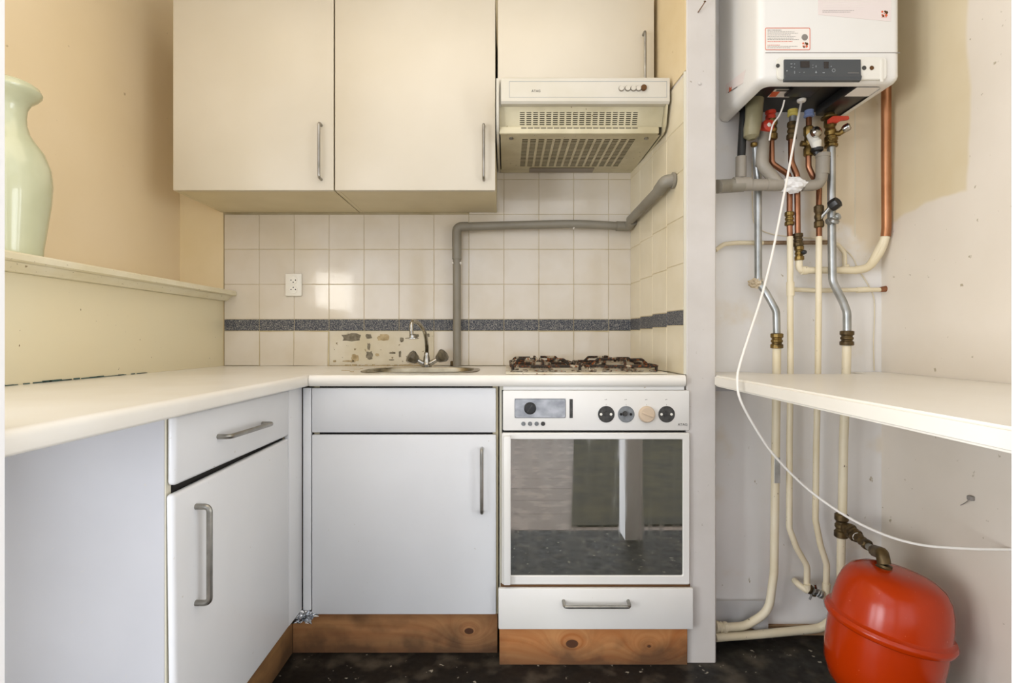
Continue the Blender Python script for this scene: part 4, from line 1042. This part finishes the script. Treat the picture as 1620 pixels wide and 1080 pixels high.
# (7) right galvanised pipe
t = pipe_thing('right galvanised pipe with red lever valve on top, bending to a bronze coupling', P(1330, 895, YP))
link('top_flange', lathe(BM(), [(.018, 0), (.026, .003), (.026, .008), (.018, .011), (.016, .02)], P(1312, 189, YP), (0, 0, 1), 12), 'brass', t)
coupling('valve_body', (1313, 190), (1314, 226), 18, 'brass', t)
coupling('lower_nut', (1314.5, 219), (1314.8, 233), 20, 'brass', t, YP, 8)
o = link('red_lever', prism(BM(), [(P(x, y, 0).x, 0) for x, y in ()] or [(P(1309, 0, -.52).x, P(0, 189.5, -.52).z), (P(1316, 0, -.52).x, P(0, 184.5, -.52).z), (P(1341, 0, -.52).x, P(0, 184.5, -.52).z), (P(1342, 0, -.52).x, P(0, 190, -.52).z), (P(1329, 0, -.52).x, P(0, 191.5, -.52).z), (P(1324, 0, -.52).x, P(0, 195, -.52).z), (P(1316, 0, -.52).x, P(0, 194, -.52).z), (P(1309, 0, -.52).x, P(0, 196, -.52).z)], 'y', -.528, -.516, bev=.002), 'redp', t)
link('drain_branch', sweep(BM(), PP([(1316, 212), (1328, 211, -.51), (1336, 205, -.52)]), [.011, .009, .010], 10), 'brass', t)
link('chrome_plug', lathe(BM(), [(.009, -.016), (.013, -.008), (.013, .004), (.009, .008), (.002, .009)], P(1341, 201, -.53), (.7, -.5, .35), 12), 'chrome', t)
pipe_part('galvanised_length', [(1315, 230), (1315.5, 342), (1317, 445), (1334, 478), (1340, 494), (1340.2, 524)], 12, 'galv', t, YP, .06)
link('union', hexnut(*PP([(1309, 352, -.505), (1327, 341, -.505)]), wpx(12), 8), 'galv', t)
link('union_cap', lathe(BM(), [(.013, 0), (.0165, .002), (.0165, .010), (.013, .012)], P(1318, 351.5, -.515), (.25, -.55, .8), 16), 'galv', t)
coupling('coupling', (1340, 523), (1339.6, 546.5), 20, 'oldbrass', t, YP, 12)
pipe_part('painted_length', [(1339.5, 545), (1338.5, 600), (1334.5, 700), (1332.5, 822)], 12.8, 'cream', t)
pipe_part('painted_length', [(1331, 845), (1329, 990)], 12, 'cream', t)
coupling('tee', (1331.5, 812), (1330.5, 850), 20, 'oldbrass', t, YP, 12)
vt = V((1.062, -.806, R(-.643)))     # top of the red vessel
c0 = P(1334, 834, YP-.004); c1 = P(1352, 847, -.56); c2 = P(1368, 859, -.62); c3 = P(1386, 873, -.71)
c4 = V((vt.x-.004, vt.y+.018, vt.z+.052))
link('elbow', sweep(BM(), [c0, P(1341, 835, -.525), P(1346, 842, -.545), c1], [.016, .018, .020, .017]), 'oldbrass', t)
link('union', hexnut(P(1343, 836, -.535), P(1356, 849, -.575), .0215, 8), 'oldbrass', t)
link('union', hexnut(P(1355, 848, -.57), P(1374, 863, -.65), .0165, 8), 'oldbrass', t)
link('nipple', sweep(BM(), [P(1370, 861, -.63), P(1388, 874, -.72)], .0105), 'galv', t)
link('elbow', sweep(BM(), fillet([P(1384, 871, -.70), V((vt.x, vt.y+.008, vt.z+.040)), vt+V((0, 0, .014))], .03), .0175), 'oldbrass', t)
link('white_seal', sweep(BM(), [P(1356, 849, -.577), P(1357.5, 850, -.585)], .0150), 'cable', t)
# (8) thin horizontal pipes near the wall
t = pipe_thing('thin cream pipe with a scraped brown middle crossing behind the risers', P(1131, 395, -.452))
pipe_part('painted_end', [(1131.5, 396, -.47), (1145, 386), (1165, 384), (1207, 384)], 7, 'cream', t, -.452, .03)
pipe_part('scraped_length', [(1205, 384), (1310, 383.5)], 6.6, 'brownp', t, -.452)
pipe_part('painted_end', [(1308, 383.5), (1325, 386), (1336, 400), (1336.5, 424)], 6.6, 'cream', t, -.452, .03)
link('stub_collar', sweep(BM(), PP([(1337, 419, -.458), (1339, 425, -.458)]), [.011, .013]), 'cream', t)
t = pipe_thing('thin cream stub pipe ending in a brown cap near the right wall', P(1258, 458, -.452))
pipe_part('pipe', [(1253, 457.5), (1290, 459.5), (1352, 458.5), (1395, 458)], 7, 'cream', t, -.452)
pipe_part('sleeve', [(1355, 458.5), (1374, 457.8)], 8.6, 'cream', t, -.452)
link('brown_cap', sweep(BM(), PP([(1392, 458, -.452), (1404.5, 456.5, -.452)]), [.0085, .0118]), 'copper', t)
# thin wire on the wall and in the corner
def yw(y): return y
wire = [(1190, 250, -.4345), (1190.5, 330, -.4345), (1197, 358, -.4345), (1230, 372, -.4345), (1310, 380, -.4345), (1345, 402, -.4345), (1357, 425, -.4345), (1372, 448, -.4345), (1382, 470, -.4345), (1383.5, 500, -.4345), (1382, 540, -.4345), (1383, 586, -.4345)]
tag(link('wire', sweep(BM(), spline(PP(wire), 5), .0016, 6), 'cream'), 'thin cream wire running along the recess wall down to its corner', 'wire')
# fitting cluster low down
t = thing('pipe_fitting', 'crusty clamped pipe elbow joining two thin cream pipes near the floor', 'fitting', P(1285, 935, YP))
link('elbow', sweep(BM(), fillet(PP([(1257, 918, -.45), (1263, 924, -.48), (1279, 936), (1277, 924)]), .012), .0105), 'cream', t)
link('clamp', hexnut(*PP([(1279, 931), (1290, 937)]), .016, 8), 'oldbrass', t)
link('clamp', hexnut(*PP([(1286, 933, -.51), (1300, 941, -.51)]), .0135, 8), 'galv', t)
link('screw', sweep(BM(), PP([(1289, 924, -.515), (1292, 934, -.515)]), .0045, 8), 'chrome', t)
link('screw', sweep(BM(), PP([(1284, 940, -.515), (1281, 948, -.515)]), .0035, 8), 'galv', t)
link('elbow', sweep(BM(), fillet(PP([(1296, 938), (1306, 944), (1307.5, 922)]), .012), .0125), 'cream', t)
link('screw', sweep(BM(), PP([(1303, 945), (1306, 960)]), .003, 6), 'galv', t)
# floor pipe and cloth
t = pipe_thing('cream pipe lying along the floor from the partition to the red vessel', (.7, -.50, .03), name='floor_pipe')
yq = -.505
pipe_part('painted_length', [(1131.5, 1008, -.51), (1200, 1003, -.49), (1265, 997, -.475), (1300, 993, -.475), (1316, 980, -.50)], 13, 'cream', t, yq, .05)
cl_ = BM(); n = 16; pts = []
g = [[None]*9 for _ in range(n+1)]
for i in range(n+1):
    for j in range(9):
        u, v_ = i/n, j/8
        px = 1131.5+u*84; py = 950+v_*(44+4*math.sin(u*9)); off = .004+.006*(1+math.sin(u*14+v_*2))*v_
        g[i][j] = cl_.verts.new(P(px, py, -.448-off*1.2))
for i in range(n):
    for j in range(8): cl_.faces.new((g[i][j], g[i+1][j], g[i+1][j+1], g[i][j+1]))
r_ = bmesh.ops.solidify(cl_, geom=list(cl_.faces), thickness=.0015)
tag(link('cloth', cl_, 'cloth'), 'white cloth hanging low against the recess wall behind the bent pipe', 'cloth')
# white cable
cpts = [ent+V((0, 0, .002)), P(1262, 190, -.60), P(1254, 235, -.62), P(1238, 320, -.66), P(1222, 400, -.69), P(1205, 468, -.73), P(1185, 530, -.78), P(1170, 578, -.815), P(1166.5, 603, -.835), P(1172, 634, -.845), P(1200, 685, -.83), P(1230, 726, -.82), P(1280, 775, -.82), P(1340, 817, -.855), P(1400, 846, -.880), P(1460, 862, -.905)]
cpts += [P(1530, 867.5, -.928), P(1566, 868.5, -.938), P(1600, 869, -.946)]
tag(link('cable', sweep(BM(), spline(cpts, 8), .0034, 8), 'cable'), 'long white cable hanging from the boiler and sweeping across to the right wall', 'cable')
tag(link('cable', sweep(BM(), spline(PP([(1241, 158, -.58), (1238, 170, -.57), (1232, 184, -.56), (1224, 194, -.555), (1220, 206, -.55), (1217, 222, -.535)]), 6), .0026, 8), 'cable'), 'short white wire end dangling by the red valve', 'cable')

# ---------------------------------------------------------------- red expansion vessel
vax = V((math.sin(math.radians(10)), -.02, math.cos(math.radians(10)))).normalized()
vc = V((1.072, -.806, R(-.797)))                       # centre of the seam ring
vp = [(.0, -.222), (.05, -.220), (.088, -.208), (.115, -.185), (.133, -.145), (.140, -.10), (.142, -.04), (.142, -.012), (.149, -.011), (.153, -.008), (.156, 0), (.156, .004), (.152, .011), (.145, .014),
      (.142, .018), (.1405, .045), (.136, .078), (.127, .108), (.112, .131), (.09, .145), (.06, .153), (.03, .1555), (.0, .156)]
ev = thing('expansion_vessel', 'red steel expansion vessel on the floor below the right worktop', 'vessel', (vc.x, vc.y, .002))
link('tank', lathe(BM(), vp, vc, vax, seg=64), 'red', ev)
link('port', lathe(BM(), [(.022, 0), (.022, .010), (.018, .012), (.018, .018)], vt-vax*.006, vax, seg=20), 'oldbrass', ev)
link('foot', lathe(BM(), [(.075, .0), (.075, .012), (.06, .016)], (vc.x-.04, vc.y, .0005), seg=24), 'black', ev)

# ---------------------------------------------------------------- nails and marks
t = P(1104, 20, -.60); bm = sweep(BM(), [t, t+V((.012, -.02, .016)), t+V((.014, -.022, .020))], .0016, 6)
lathe(bm, [(.0016, 0), (.004, .001), (.003, .003)], t+V((.014, -.022, .020)), (.3, -.3, 1), 8)
tag(link('nail', bm, 'nail'), 'bent rusty nail high on the white partition end', 'nail')
bm = lathe(BM(), [(.001, .003), (.0045, .002), (.0052, 0)], P(1107, 132, -.601), (0, -1, 0), 14)
tag(link('screw_plug', bm, 'wpart'), 'painted-over screw plug on the white partition end', 'plug')
Y = -.85
for _ in range(12): Y = .5*Y+.5*(CY+F*XR(Y)/(1539-800))
c = P(1539, 789, Y)
bm = sweep(BM(), spline([c+V((-.002, .004, .004)), c+V((-.014, 0, -.005)), c+V((-.006, .02, -.018)), c+V((-.005, .034, -.028))], 4), .0012, 5)
box(bm, c.x-.012, c.x+.001, c.y-.008, c.y+.008, c.z-.004, c.z+.009, bev=.003)
tag(link('wall_plug', bm, 'ink'), 'grey wall plug with a loose thread on the right wall below the worktop', 'plug')

# ---------------------------------------------------------------- groups of alike things
GR = {'wall_cabinet': 'ivory wall cabinets', 'base_cabinet': 'white base cabinets', 'worktop': 'white laminate worktops', 'plinth_board': 'pine plinth boards', 'pipe': 'pipes in the boiler recess', 'cable': 'white cables at the boiler'}
for o in COL.objects:
    if 'category' in o and o.name.split('.')[0] in GR: o['group'] = GR[o.name.split('.')[0]]
